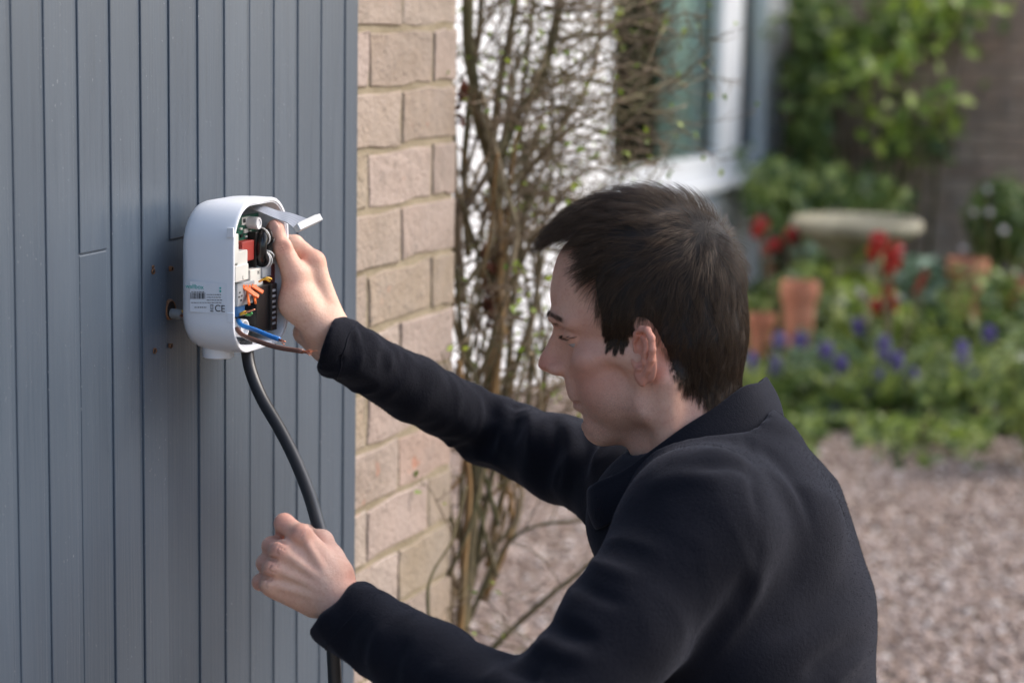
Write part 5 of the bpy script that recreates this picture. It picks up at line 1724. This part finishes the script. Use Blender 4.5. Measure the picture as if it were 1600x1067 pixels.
def leaf_mesh(name, pos, nrm, size, mat, parent=None, tint=None, long=1.7, droop=0.25):
    """diamond leaves with a bent middle, one mesh"""
    n = len(pos)
    nrm = nrm / (np.linalg.norm(nrm, axis=1)[:, None] + 1e-9)
    a = prng.normal(0, 1, (n, 3)); a -= nrm * (a * nrm).sum(1)[:, None]; a /= np.linalg.norm(a, axis=1)[:, None] + 1e-9
    b = np.cross(nrm, a)
    s = np.broadcast_to(np.asarray(size, float), (n,))[:, None] * prng.uniform(0.6, 1.3, (n, 1))
    V = np.stack([pos - a * s * long / 2, pos + b * s * 0.5 + nrm * s * 0.1, pos + a * s * long / 2 - nrm * s * droop, pos - b * s * 0.5 + nrm * s * 0.1, pos - nrm * s * 0.08], 1)
    F = np.array([(0, 1, 4), (1, 2, 4), (2, 3, 4), (3, 0, 4)])
    Q = (F[None] + (np.arange(n) * 5)[:, None, None]).reshape(-1, 3)
    c = pos.mean(0)
    base = world_origin(parent) if parent is not None else np.zeros(3)
    me = mdata(name, V.reshape(-1, 3) - c, Q, mat, True)
    t = prng.uniform(0, 1, n) if tint is None else tint
    at_ = me.attributes.new('tint', 'FLOAT', 'POINT'); at_.data.foreach_set('value', np.repeat(np.clip(t, 0, 1), 5).astype(np.float32))
    o = obj(name, me, parent, c - base)
    return o

def blades(name, base, tips, width, mat, parent, tint=None, bend=0.3):
    """strap leaves from base points to tips"""
    n = len(base); V = []; k = 5
    d = tips - base; L = np.linalg.norm(d, axis=1)
    side = np.cross(d, prng.normal(0, 1, (n, 3))); side /= np.linalg.norm(side, axis=1)[:, None]
    W = np.broadcast_to(np.asarray(width, float), (n,))
    for j in range(k):
        u = j / (k - 1)
        p = base + d * u + np.array([0, 0, 1.0]) * (bend * L * (u - u * u))[:, None] * 1.0
        w = (W * (1 - u ** 2.2) * 0.5 + 0.0004)[:, None]
        V.append(np.stack([p - side * w, p + side * w], 1))
    V = np.stack(V, 1).reshape(n, -1, 3)
    F = np.array([(2 * j, 2 * j + 1, 2 * j + 3, 2 * j + 2) for j in range(k - 1)])
    Q = (F[None] + (np.arange(n) * 2 * k)[:, None, None]).reshape(-1, 4)
    c = V.reshape(-1, 3).mean(0)
    me = mdata(name, V.reshape(-1, 3) - c, Q, mat, True)
    t = prng.uniform(0, 1, n) if tint is None else tint
    at_ = me.attributes.new('tint', 'FLOAT', 'POINT'); at_.data.foreach_set('value', np.repeat(np.clip(t, 0, 1), 2 * k).astype(np.float32))
    return obj(name, me, parent, c - world_origin(parent))

# ---- the bare shrub trained up beside the wall
shrub = thing('bare_shrub', 'tall leafless shrub with tangled twigs at the end of the brick wall', 'shrub', at(740, 1000, 3.5) * np.array([1, 1, 0]))
STEMS = [
    ([(705, 1230, 3.36), (718, 1040, 3.38), (737, 800, 3.42), (765, 600, 3.45), (781, 450, 3.46), (779, 340, 3.47), (764, 240, 3.46), (745, 165, 3.45), (733, 70, 3.44), (728, -40, 3.44), (722, -160, 3.44)], 0.0115, 0.008, M_BARK),
    ([(781, 420, 3.47), (776, 330, 3.48), (782, 250, 3.49), (806, 185, 3.50), (838, 140, 3.52), (853, 90, 3.53), (866, 40, 3.54), (878, -20, 3.55), (890, -120, 3.56)], 0.0095, 0.0072, M_BARK),
    ([(772, 560, 3.43), (786, 440, 3.43), (778, 330, 3.42), (772, 230, 3.42), (785, 120, 3.44), (803, 20, 3.46), (812, -80, 3.47)], 0.007, 0.005, M_BARK),
    ([(800, 420, 3.38), (806, 356, 3.38), (786, 272, 3.38), (768, 208, 3.38), (752, 140, 3.38)], 0.0045, 0.0035, M_BARK_P),
    ([(762, 700, 3.40), (779, 560, 3.40), (783, 420, 3.40), (779, 330, 3.41)], 0.0062, 0.0055, M_BARK_O),
    ([(712, 1250, 3.30), (716, 1040, 3.30), (722, 900, 3.31), (734, 780, 3.32), (728, 690, 3.33), (714, 560, 3.35)], 0.0055, 0.004, M_BARK_O),
    ([(708, 1200, 3.45), (728, 950, 3.45), (752, 830, 3.46), (770, 740, 3.47), (790, 640, 3.48), (798, 500, 3.48), (806, 400, 3.48)], 0.0058, 0.003, M_BARK),
    ([(735, 1090, 3.6), (765, 1020, 3.6), (820, 965, 3.6), (880, 915, 3.6), (935, 870, 3.6)], 0.0055, 0.0035, M_BARK),
    ([(720, 1000, 3.52), (765, 900, 3.52), (800, 845, 3.52), (850, 818, 3.52), (930, 812, 3.52)], 0.0042, 0.0022, M_BARK),
    ([(700, 900, 3.28), (742, 800, 3.28), (760, 700, 3.3), (752, 640, 3.3)], 0.0032, 0.0022, M_BARK),
    ([(672, 1060, 3.08), (668, 950, 3.08), (676, 900, 3.1), (706, 840, 3.15), (730, 760, 3.2)], 0.0024, 0.0016, M_BARK),
    ([(824, 700, 3.5), (828, 600, 3.5), (826, 480, 3.5), (814, 400, 3.5), (800, 330, 3.5)], 0.0036, 0.0024, M_BARK),
    ([(850, 690, 3.55), (852, 600, 3.55), (846, 520, 3.55), (838, 440, 3.55), (826, 370, 3.55)], 0.0042, 0.0024, M_BARK),
    ([(735, 400, 3.62), (728, 260, 3.62), (738, 120, 3.62), (752, 0, 3.62), (760, -80, 3.62)], 0.0065, 0.005, M_BARK),
    ([(812, 430, 3.66), (822, 300, 3.66), (812, 180, 3.66), (826, 60, 3.68), (842, -40, 3.68)], 0.005, 0.004, M_BARK),
    ([(790, 300, 3.6), (845, 240, 3.62), (900, 170, 3.64), (935, 80, 3.66), (945, -20, 3.68)], 0.0048, 0.0034, M_BARK_P),
    ([(714, 420, 3.36), (722, 520, 3.37), (742, 600, 3.38), (760, 680, 3.39)], 0.0042, 0.003, M_BARK),
]
stem_pts = []
for pts, r0, r1, mt in STEMS:
    P = smooth_path(np.array([at(*p) for p in pts]), 40)
    P += np.stack([vnoise(P * 14 + k * 9) for k in range(3)], 1) * 0.004
    m_ = MB(); m_.tube(P, np.linspace(r0, r1, 40) * (1 + 0.12 * vnoise(P * 60)), 9); m_.build('stem', mt, shrub, smooth=True)
    stem_pts.append((P, np.linspace(r0, r1, 40)))
tw_v, tw_f, tw_n = [], [], 0
bud_p, bud_n = [], []
def twig(p, d, L, r, depth, side):
    global tw_n
    n = max(5, int(L / 0.022)); P = [p]; dd = d / np.linalg.norm(d)
    c1 = prng.normal(0, 1, 3)
    for i in range(n):
        dd = dd + 0.16 * prng.normal(0, 1, 3) + 0.05 * c1 + np.array([0, 0, 0.02])
        dd /= np.linalg.norm(dd); p = p + dd * L / n; P.append(p)
    P = np.array(P)
    v, f = tube_vf(P, np.linspace(r, r * 0.45, len(P)), 5)
    tw_v.append(v); tw_f.extend([tuple(i + tw_n for i in q) for q in f]); tw_n += len(v)
    if prng.random() < 0.35:
        bud_p.append(P[-1]); bud_n.append(dd)
    if depth > 0:
        for _ in range(int(prng.integers(2, 5))):
            i = int(prng.integers(len(P) // 3, len(P))); e = prng.normal(0, 1, 3); e[2] *= 0.8
            twig(P[i], dd + 0.9 * e, L * prng.uniform(0.3, 0.65), r * 0.6, depth - 1, side)
for si, (P, R) in enumerate(stem_pts):
    uvp, dp = project(P)
    cnt = {0: 46, 1: 42, 2: 38, 3: 9, 4: 7, 5: 8, 6: 18, 7: 8, 8: 8, 9: 5, 10: 2, 11: 14, 12: 14, 13: 16, 14: 12, 15: 12, 16: 10}[si]
    for _ in range(cnt):
        i = int(prng.integers(3, 40)); py = uvp[i, 1]
        if py > 760 and prng.random() < 0.45: continue
        d = np.array([prng.normal(0.45, 0.75), prng.normal(0.1, 0.5), prng.normal(0.15, 0.55)])
        twig(P[i], d, prng.uniform(0.07, 0.22), prng.uniform(0.0012, 0.0024), 2, 1)
# arching tan shoots
for k_ in range(54):
    x0 = prng.uniform(705, 800); y0 = prng.uniform(330, 1010); dD = prng.uniform(3.35, 3.7)
    x1 = x0 + prng.normal(45, 55); y1 = y0 - prng.uniform(160, 380)
    a = at(x0, y0, dD); b = at(x1, y1, dD + prng.normal(0, 0.08)); mid_ = at((x0 + x1) / 2 + prng.normal(0, 30), (y0 + y1) / 2, dD)
    P = smooth_path([a, mid_, b, b + (b - mid_) * 0.4 - [0, 0, 0.03]], 18)
    m_ = MB(); m_.tube(P, np.linspace(prng.uniform(0.0026, 0.0055), 0.0016, 18), 7); m_.build('shoot', [M_BARK_P, M_BARK, M_BARK_O, M_TWIG][k_ % 4], shrub, smooth=True)
# the long twigs that reach out to the right in front of the window
for (x0, y0, x1, y1) in ((870, 60, 1090, 15), (865, 90, 1050, 40), (850, 120, 1040, 60), (840, 150, 1060, 132), (830, 170, 1120, 78), (835, 190, 1050, 192), (820, 215, 1035, 228), (830, 262, 1052, 222), (815, 285, 1060, 250), (800, 300, 1030, 268), (820, 320, 1000, 288), (870, 20, 1000, -30), (800, 330, 960, 330), (790, 250, 930, 250), (830, 130, 980, 30), (860, 30, 1060, -20), (850, 230, 1040, 160), (845, 100, 1010, 100), (790, 380, 900, 330), (800, 200, 1000, 150)):
    a = at(x0, y0, prng.uniform(3.45, 3.6)); b = at(x1, y1, prng.uniform(3.45, 3.9)); d = b - a; L = np.linalg.norm(d)
    n = 14; t = np.linspace(0, 1, n)[:, None]
    P = a + d * t + np.array([0, 0, -1]) * (0.10 * L * np.sin(t * math.pi)) * prng.normal(0.4, 0.8) + np.cumsum(prng.normal(0, 0.004, (n, 3)), 0)
    v, f = tube_vf(P, np.linspace(0.0026, 0.0016, n), 6); tw_v.append(v); tw_f.extend([tuple(i + tw_n for i in q) for q in f]); tw_n += len(v)
    for _ in range(5):
        i = int(prng.integers(3, n)); e = prng.normal(0, 1, 3)
        twig(P[i], d / L + 0.8 * e, prng.uniform(0.05, 0.15), 0.0013, 1, 1)
o = wobj('twigs', np.concatenate(tw_v), tw_f, M_TWIG, shrub, smooth=True, fix=False); tag(o, kind='stuff')
bp = np.array(bud_p); bn = np.array(bud_n)
bp = np.repeat(bp, 3, 0) + prng.normal(0, 0.006, (len(bp) * 3, 3)); bn = np.repeat(bn, 3, 0) + prng.normal(0, 0.6, (len(bn) * 3, 3))
keep = prng.random(len(bp)) < 0.16
o = leaf_mesh('leaf_buds', bp[keep], bn[keep], 0.0075, M_LEAF_Y, shrub); tag(o, kind='stuff')
# a few withered brown leaves caught on the main stem
wp = np.array([at(768 + prng.normal(0, 6), 450 + prng.normal(0, 35), 3.40) for _ in range(22)] + [at(722 + prng.normal(0, 4), 175 + prng.normal(0, 24), 3.36) for _ in range(10)])
_wl = leaf_mesh('withered_leaves', wp, prng.normal(0, 1, (len(wp), 3)), 0.017, mat_leaf('withered_leaf', [(0, (0.05, 0.02, 0.012)), (1, (0.16, 0.055, 0.03))]), shrub); tag(_wl, kind='stuff')

# ---- flower bed
def soil_mat():
    m = NT('bed_soil'); c = m.coord(); n1 = m.noise(c, 3, 4); n2 = m.noise(c, 60, 3)
    m.set(Base_Color=m.ramp(n1, [(0.3, (0.055, 0.040, 0.026)), (0.7, (0.11, 0.085, 0.05))]), Roughness=0.95); m.bump(n2, 0.8, 0.02); return m.m
G = [on_ground(1150, 668), on_ground(1640, 676), on_ground(1700, 440), on_ground(1150, 470)]
nx_, ny_ = 26, 26
V = []
for j in range(ny_):
    for i in range(nx_):
        u, w = i / (nx_ - 1), j / (ny_ - 1)
        p = (G[0] * (1 - u) + G[1] * u) * (1 - w) + (G[3] * (1 - u) + G[2] * u) * w
        e = min(u, 1 - u, w, 1 - w)
        V.append(p + np.array([0, 0, -0.02 + 0.10 * min(1, e * 8) + 0.02 * vnoise(p[None] * 3)[0]]))
F = [(j * nx_ + i, j * nx_ + i + 1, (j + 1) * nx_ + i + 1, (j + 1) * nx_ + i) for j in range(ny_ - 1) for i in range(nx_ - 1)]
tag(wobj('flower_bed', V, F, soil_mat(), smooth=True), 'dark soil of the flower bed', 'ground', kind='structure')
def bed(px, py): p = on_ground(px, py); return np.array([p[0], p[1], 0.055])

# low ground cover along the bed
n = 5200
u, w = prng.uniform(0.0, 1, n), prng.uniform(0.0, 1, n) ** 1.25
pp = (G[0] * (1 - u)[:, None] + G[1] * u[:, None]) * (1 - w)[:, None] + (G[3] * (1 - u)[:, None] + G[2] * u[:, None]) * w[:, None]
pp[:, 2] = 0.05 + prng.uniform(0, 0.12, n) * (0.4 + 0.6 * (vnoise(pp * 2.2) > -0.15))
eu = prng.uniform(0, 1, 1500); ew = -np.abs(prng.normal(0, 0.032, 1500)) * (0.4 + 1.4 * (vnoise(np.stack([eu * 9, eu * 0, eu * 0], 1)) > 0))
ep = (G[0] * (1 - eu)[:, None] + G[1] * eu[:, None]) * (1 - ew)[:, None] + (G[3] * (1 - eu)[:, None] + G[2] * eu[:, None]) * ew[:, None]
ep[:, 2] = prng.uniform(0.01, 0.06, 1500)
pp = np.vstack([pp, ep]); n = len(pp)
nn_ = prng.normal(0, 0.7, (n, 3)) + [0, -0.2, 0.8]
o = leaf_mesh('ground_cover', pp, nn_, 0.032, M_LEAF); tag(o, 'low green ground cover leaves between the flowers', 'ground cover', kind='stuff')

def leafy_plant(px, py, h, w, n, mat, size, label, cat='plant', group=None, name='leafy_plant', long=1.7):
    b = bed(px, py)
    t = thing(name, label, cat, b, group)
    d = prng.normal(0, 1, (n, 3)); d /= np.linalg.norm(d, axis=1)[:, None]
    r = prng.uniform(0.35, 1, n) ** 0.6
    pos = b + np.array([0, 0, h * 0.52]) + d * r[:, None] * np.array([w / 2, w / 2, h * 0.5])
    pos += np.stack([vnoise(pos * 9 + k * 5) for k in range(3)], 1) * 0.05 * w / 0.4
    keep = vnoise(pos * 11) > -0.35
    pos = pos[keep]; d = d[keep]
    leaf_mesh('leaves', pos, d + [0, 0, 0.5] + prng.normal(0, 0.4, d.shape), size, mat, t, long=long)
    m_ = MB()
    for _ in range(6):
        e = b + np.array([prng.normal(0, w * 0.2), prng.normal(0, w * 0.2), h * prng.uniform(0.6, 0.95)])
        m_.tube(smooth_path([b - [0, 0, 0.03], (b + e) / 2 + prng.normal(0, 0.02, 3), e], 8), np.linspace(0.005, 0.002, 8), 5)
    m_.build('stalks', M_LEAF if False else M_BARK, t)
    return t
leafy_plant(1320, 560, 0.50, 0.42, 520, M_LEAF, 0.040, 'dark green leafy plant in the middle of the flower bed')
leafy_plant(1250, 610, 0.42, 0.46, 460, M_LEAF, 0.034, 'low green plant at the front left of the flower bed')
leafy_plant(1300, 520, 0.46, 0.44, 460, M_LEAF_B, 0.036, 'grey green bush below the bird bath')
leafy_plant(1430, 640, 0.20, 0.85, 520, M_LEAF, 0.034, 'flat green clump along the front edge of the bed')
leafy_plant(1465, 560, 0.36, 0.44, 300, M_LEAF_B, 0.058, 'pale blue green plant with broad leaves before the right pot')
leafy_plant(1420, 540, 0.30, 0.36, 300, M_LEAF_B, 0.040, 'silvery plant under the red tulips')
leafy_plant(1560, 620, 0.44, 0.60, 620, M_LEAF, 0.036, 'green bush at the right edge of the bed')
leafy_plant(1610, 730, 0.42, 0.42, 420, M_LEAF, 0.036, 'dark green plant cut by the right edge of the picture')
leafy_plant(1346, 606, 0.44, 0.36, 380, M_LEAF_Y, 0.032, 'tall light green plant hiding the bird bath pedestal')
leafy_plant(1262, 640, 0.24, 0.26, 200, M_LEAF_B, 0.028, 'small grey green plant at the foot of the tall terracotta pot')
leafy_plant(1385, 600, 0.26, 0.36, 300, M_LEAF_Y, 0.030, 'yellow green plant among the blue flowers')
leafy_plant(1500, 640, 0.22, 0.50, 380, M_LEAF, 0.030, 'fine green plant in front of the broad pale leaves')
leafy_plant(1590, 545, 0.55, 0.40, 330, M_LEAF_Y, 0.026, 'light wispy plant before the right pot')
leafy_plant(1185, 600, 0.30, 0.40, 300, M_LEAF, 0.032, 'green plant just behind the fleece collar')
leafy_plant(1320, 662, 0.10, 0.25, 90, M_LEAF_Y, 0.022, 'small yellow green weed at the gravel edge behind the shoulder', name='weed')
leafy_plant(1440, 712, 0.07, 0.30, 110, M_LEAF_Y, 0.022, 'yellowish weed growing in the gravel', name='weed')

def hyacinth(px, py, h, label):
    b = bed(px, min(py + 125, 664))
    top = ray_plane(px, py, b, -_F / np.linalg.norm(_F))
    t = thing('blue_flower', label, 'flower', b, 'blue violet flower spikes in the bed')
    c = np.array([top[0], top[1], top[2]])
    m_ = MB(); m_.tube(smooth_path([b, (b + c) / 2 + prng.normal(0, 0.01, 3), c], 8), 0.0035, 6); m_.build('stalk', plain('flower_stalk', (0.07, 0.13, 0.03), 0.6), t)
    n = 90; z = prng.uniform(-1, 1, n); a = prng.uniform(0, 6.283, n)
    r = 0.020 * np.sqrt(np.clip(1 - (z * 0.9) ** 2, 0, 1)) + 0.004
    d = np.stack([np.cos(a), np.sin(a), 0.3 * z], 1)
    leaf_mesh('petals', c + np.stack([r * np.cos(a), r * np.sin(a), z * h], 1), d, 0.014, M_BLUE_F, t)
    k = 9; tips = b + np.stack([prng.normal(0, 0.10, k), prng.normal(0, 0.10, k), prng.uniform(0.10, 0.22, k)], 1)
    blades('leaf', np.repeat(b[None], k, 0), tips, 0.014, M_LEAF, t)
for i, (px, py, h, lab) in enumerate([
    (1218, 532, 0.028, 'dark blue flower spike beside the left terracotta pots'), (1250, 532, 0.022, 'small blue flower spike right of the left pots'),
    (1172, 566, 0.030, 'violet flower spike touching the back of the hair'), (1211, 572, 0.030, 'violet flower spike above the fleece collar'),
    (1291, 548, 0.026, 'violet flower spike left of the dark green plant'), (1314, 568, 0.026, 'pale blue flower spike in the dark green plant'),
    (1342, 512, 0.028, 'violet flower spike just under the red tulips'), (1381, 545, 0.042, 'tall deep violet flower spike in the middle of the bed'),
    (1401, 566, 0.030, 'violet flower spike right of the tall deep violet one'), (1372, 590, 0.034, 'deep violet flower spike low in the middle of the bed'),
    (1424, 594, 0.046, 'large violet flower spike at the front of the bed'), (1503, 553, 0.044, 'deep blue flower spike beside the white leaves'),
    (1519, 588, 0.036, 'violet flower spike below the white leaves'), (1300, 634, 0.028, 'lone blue flower spike low behind the shoulder'),
    (1360, 618, 0.022, 'faint blue flower spike near the front edge'), (1560, 425, 0.034, 'violet flower spike in front of the right pot'),
    (1545, 522, 0.026, 'grey blue flower spike near the right edge'), (1296, 598, 0.022, 'dim blue flower spike in the low front foliage')]):
    hyacinth(px, py, h, lab)

def tulips(px_list, base_px, label, sz=0.030):
    b = bed(*base_px)
    t = thing('red_flowers', label, 'flowers', b)
    dist = np.dot(b - CAMP, _F)
    for (px, py, s_) in px_list:
        c = at(px, py, dist + prng.normal(0, 0.05))
        m_ = MB(); m_.tube(smooth_path([b + prng.normal(0, 0.03, 3) * [1, 1, 0], (b + c) / 2 + prng.normal(0, 0.02, 3), c], 8), 0.0035, 6)
        m_.build('stalk', plain('tulip_stalk', (0.12, 0.10, 0.04), 0.6), t)
        n = 26; d = prng.normal(0, 1, (n, 3)); d /= np.linalg.norm(d, axis=1)[:, None]
        leaf_mesh('petals', c + d * s_ * 0.8 * np.array([0.7, 0.7, 1.0]), d, s_ * 0.9, M_RED_F, t, droop=0.1)
    k = 7; tips = b + np.stack([prng.normal(0, 0.10, k), prng.normal(0, 0.10, k), prng.uniform(0.15, 0.30, k)], 1)
    blades('leaf', np.repeat(b[None], k, 0), tips, 0.030, M_LEAF_B, t)
tulips([(1372, 378, 0.040), (1366, 395, 0.030), (1395, 402, 0.042), (1402, 388, 0.026), (1388, 420, 0.028), (1388, 452, 0.024), (1372, 478, 0.034), (1394, 478, 0.028), (1390, 465, 0.026), (1438, 442, 0.020), (1446, 430, 0.016), (1430, 455, 0.014)], (1386, 642), 'scarlet tulips standing in front of the bird bath')
tulips([(1190, 350, 0.030), (1182, 362, 0.030), (1236, 368, 0.032), (1246, 364, 0.020), (1210, 384, 0.028), (1196, 392, 0.024), (1205, 420, 0.020)], (1205, 600), 'red and orange tulips close behind the head')
tulips([(1524, 378, 0.024), (1536, 395, 0.018), (1575, 402, 0.022), (1590, 396, 0.02)], (1545, 480), 'red flowers growing over the right terracotta pot')

# ---- terracotta pots
def mat_terracotta():
    m = NT('terracotta'); c = m.coord(); n1 = m.noise(c, 14, 4); n2 = m.noise(c, 90, 3)
    m.set(Base_Color=m.ramp(n1, [(0.3, (0.36, 0.13, 0.07)), (0.6, (0.48, 0.20, 0.115)), (0.8, (0.55, 0.32, 0.22))]), Roughness=0.85); m.bump(n2, 0.4, 0.003); return m.m
M_TERRA = mat_terracotta()
def pot(px, py_rim, py_base, wpx, d, label):
    c = at(px, py_rim, d); r = wpx / 2 / FPX * d; hgt = (py_base - py_rim) / FPX * d * 1.0
    z0 = c[2] - hgt
    t = thing('terracotta_pot', label, 'pot', (c[0], c[1], z0), 'terracotta pots')
    m_ = MB(); m_.lathe([(r * 0.62, 0), (r * 0.66, 0.01), (r * 0.86, hgt * 0.72), (r * 0.98, hgt * 0.74), (r, hgt * 0.76), (r, hgt - 0.008), (r * 0.97, hgt), (r * 0.86, hgt), (r * 0.84, hgt * 0.9), (r * 0.80, hgt * 0.84)], (c[0], c[1], z0), 32)
    m_.build('pot_body', M_TERRA, t, smooth=True).modifiers.new('edge', 'EDGE_SPLIT').split_angle = rad(40)
    m_ = MB(); m_.lathe([(r * 0.83, hgt * 0.85), (r * 0.4, hgt * 0.88), (0.01, hgt * 0.885)], (c[0], c[1], z0), 20); m_.build('soil', M_ROOM, t)
    return c, z0
pot(1250, 440, 545, 60, 8.35, 'tall terracotta pot with pale rim left below the bird bath')
pot(1190, 490, 565, 46, 8.6, 'wide terracotta pot half hidden behind the head')
pc, _z = pot(1512, 405, 505, 66, 9.3, 'large terracotta pot near the right edge before the brick wall')
pot(1596, 434, 505, 52, 9.5, 'terracotta pot cut by the right edge of the picture')
# evergreen in the right pot
t = thing('potted_bush', 'dark green bush growing behind the right terracotta pot', 'bush', (pc[0] + 0.12, pc[1] + 0.25, 0.0))
n = 700; d = prng.normal(0, 1, (n, 3)); d /= np.linalg.norm(d, axis=1)[:, None]
c0 = at(1565, 345, 9.6)
pos = c0 + d * (prng.uniform(0.3, 1, n) ** 0.5)[:, None] * np.array([0.15, 0.14, 0.18]) + prng.normal(0, 0.02, (n, 3))
leaf_mesh('leaves', pos, d + prng.normal(0, 0.4, d.shape), 0.032, M_LEAF, t, tint=prng.uniform(0, 0.5, n))
m_ = MB(); m_.tube(smooth_path([(c0[0], c0[1], 0.0), c0 - [0, 0, 0.1], c0 + [0, 0, 0.1]], 8), np.linspace(0.012, 0.006, 8), 7); m_.build('stem', M_BARK, t)
for (px, py) in ((1543, 297), (1546, 332), (1568, 360), (1522, 332), (1505, 388), (1343, 456), (1407, 466)):
    d_ = {1343: 8.5, 1407: 8.4}.get(px, 9.4)
    c_ = at(px, py, d_); n = 14; dd = prng.normal(0, 1, (n, 3)); dd /= np.linalg.norm(dd, axis=1)[:, None]
    lab = {1543: 'top white blossom on the dark potted bush', 1546: 'second white blossom on the dark potted bush', 1568: 'white blossom low on the dark potted bush', 1522: 'white blossom left of the dark potted bush', 1505: 'pale blossom at the rim of the right pot', 1343: 'pale bloom on a stalk left of the scarlet tulips', 1407: 'pale pink bloom low beside the scarlet tulips'}[px]
    t = thing('white_blossom', lab, 'flower', c_, 'pale round blossoms')
    leaf_mesh('petals', c_ + dd * 0.008, dd, 0.016, M_WHITE_F, t)
    m_ = MB(); m_.tube(smooth_path([(c_[0] + 0.01, c_[1] + 0.02, 0.05), (c_[0] + 0.02, c_[1] + 0.01, c_[2] * 0.6), tuple(c_)], 8), 0.003, 5); m_.build('stalk', M_BARK, t)

# ---- stone bird bath
def mat_stone():
    m = NT('weathered_stone'); c = m.coord(); n1 = m.noise(c, 7, 5); n2 = m.noise(c, 70, 4)
    col = m.ramp(n1, [(0.3, (0.17, 0.15, 0.095)), (0.6, (0.27, 0.25, 0.175)), (0.8, (0.36, 0.335, 0.26))])
    m.set(Base_Color=col, Roughness=0.9); m.bump(n2, 0.5, 0.005); return m.m
bc_ = at(1338, 352, 9.0); rb = 205 / 2 / FPX * 9.0
bb = thing('bird_bath', 'shallow round stone bird bath on a pedestal before the brick wall', 'bird bath', (bc_[0], bc_[1], 0))
zt = bc_[2]
m_ = MB(); m_.lathe([(0.06, zt - 0.15), (0.085, zt - 0.135), (rb * 0.5, zt - 0.095), (rb * 0.90, zt - 0.03), (rb, zt - 0.018), (rb * 1.01, zt), (rb, zt + 0.018), (rb * 0.95, zt + 0.026), (rb * 0.88, zt + 0.018), (rb * 0.80, zt - 0.012), (rb * 0.5, zt - 0.035), (0.02, zt - 0.042)], (bc_[0], bc_[1], 0), 48)
m_.build('bowl', mat_stone(), bb, smooth=True)
m_ = MB(); m_.lathe([(0.15, 0.0), (0.15, 0.05), (0.12, 0.07), (0.075, 0.11), (0.062, zt * 0.55), (0.075, zt - 0.18), (0.08, zt - 0.13)], (bc_[0], bc_[1], 0.0), 28)
m_.build('pedestal', mat_stone(), bb, smooth=True)

# ---- climber on the back wall and the hedge below it
def climber(name, label, cat, polys, n, dep, mat, size, tint=None):
    pos = []
    while len(pos) < n:
        k = polys[int(prng.choice(len(polys), p=[q[4] for q in polys]))]
        x = prng.normal(k[0], k[2]); y = prng.normal(k[1], k[3])
        p = at(x, y, dep + prng.uniform(-0.35, 0.15)); pos.append(p)
    pos = np.array(pos); keep_ = vnoise(pos * 4.5) > -0.2; pos = pos[keep_]
    tint = None if tint is None else tint[keep_]
    t = thing(name, label, cat, (pos[:, 0].mean(), pos[:, 1].mean(), 0))
    leaf_mesh('leaves', pos, prng.normal(0, 0.6, (len(pos), 3)) + [0, -0.8, 0.5], size, mat, t, tint=tint)
    m_ = MB()
    for _ in range(7):
        e = pos[int(prng.integers(len(pos)))]; b = np.array([e[0] * 0.4 + pos[:, 0].mean() * 0.6, pos[:, 1].mean() + 0.05, 0.0])
        m_.tube(smooth_path([b, (b + e) / 2 + prng.normal(0, 0.08, 3), e], 14), np.linspace(0.014, 0.004, 14), 6)
    m_.build('stems', M_BARK, t)
climber('wall_climber', 'leafy green climber on the brown wall beside the window', 'climber', [(1285, 60, 26, 50, 0.24), (1285, 170, 24, 55, 0.22), (1350, 40, 55, 40, 0.26), (1425, 215, 40, 24, 0.14), (1455, 40, 44, 30, 0.08), (1330, 170, 46, 50, 0.06)], 1150, 11.0, M_LEAF, 0.052, prng.uniform(0, 0.8, 1150))
climber('wall_climber', 'yellow green climber shoots high on the brown wall', 'climber', [(1400, 80, 46, 50, 0.45), (1430, 205, 32, 22, 0.35), (1490, 10, 40, 16, 0.2)], 330, 10.7, M_LEAF_Y, 0.055)
climber('low_hedge', 'low green hedge behind the bird bath', 'hedge', [(1215, 312, 26, 26, 0.35), (1300, 310, 40, 16, 0.45), (1365, 312, 26, 12, 0.2)], 1100, 10.6, M_LEAF, 0.048, None)
climber('ivy', 'dark ivy at the corner between window and brown wall', 'ivy', [(1250, 120, 9, 90, 0.6), (1252, 240, 12, 50, 0.4)], 420, 11.25, M_LEAF, 0.05, prng.uniform(0, 0.3, 420))
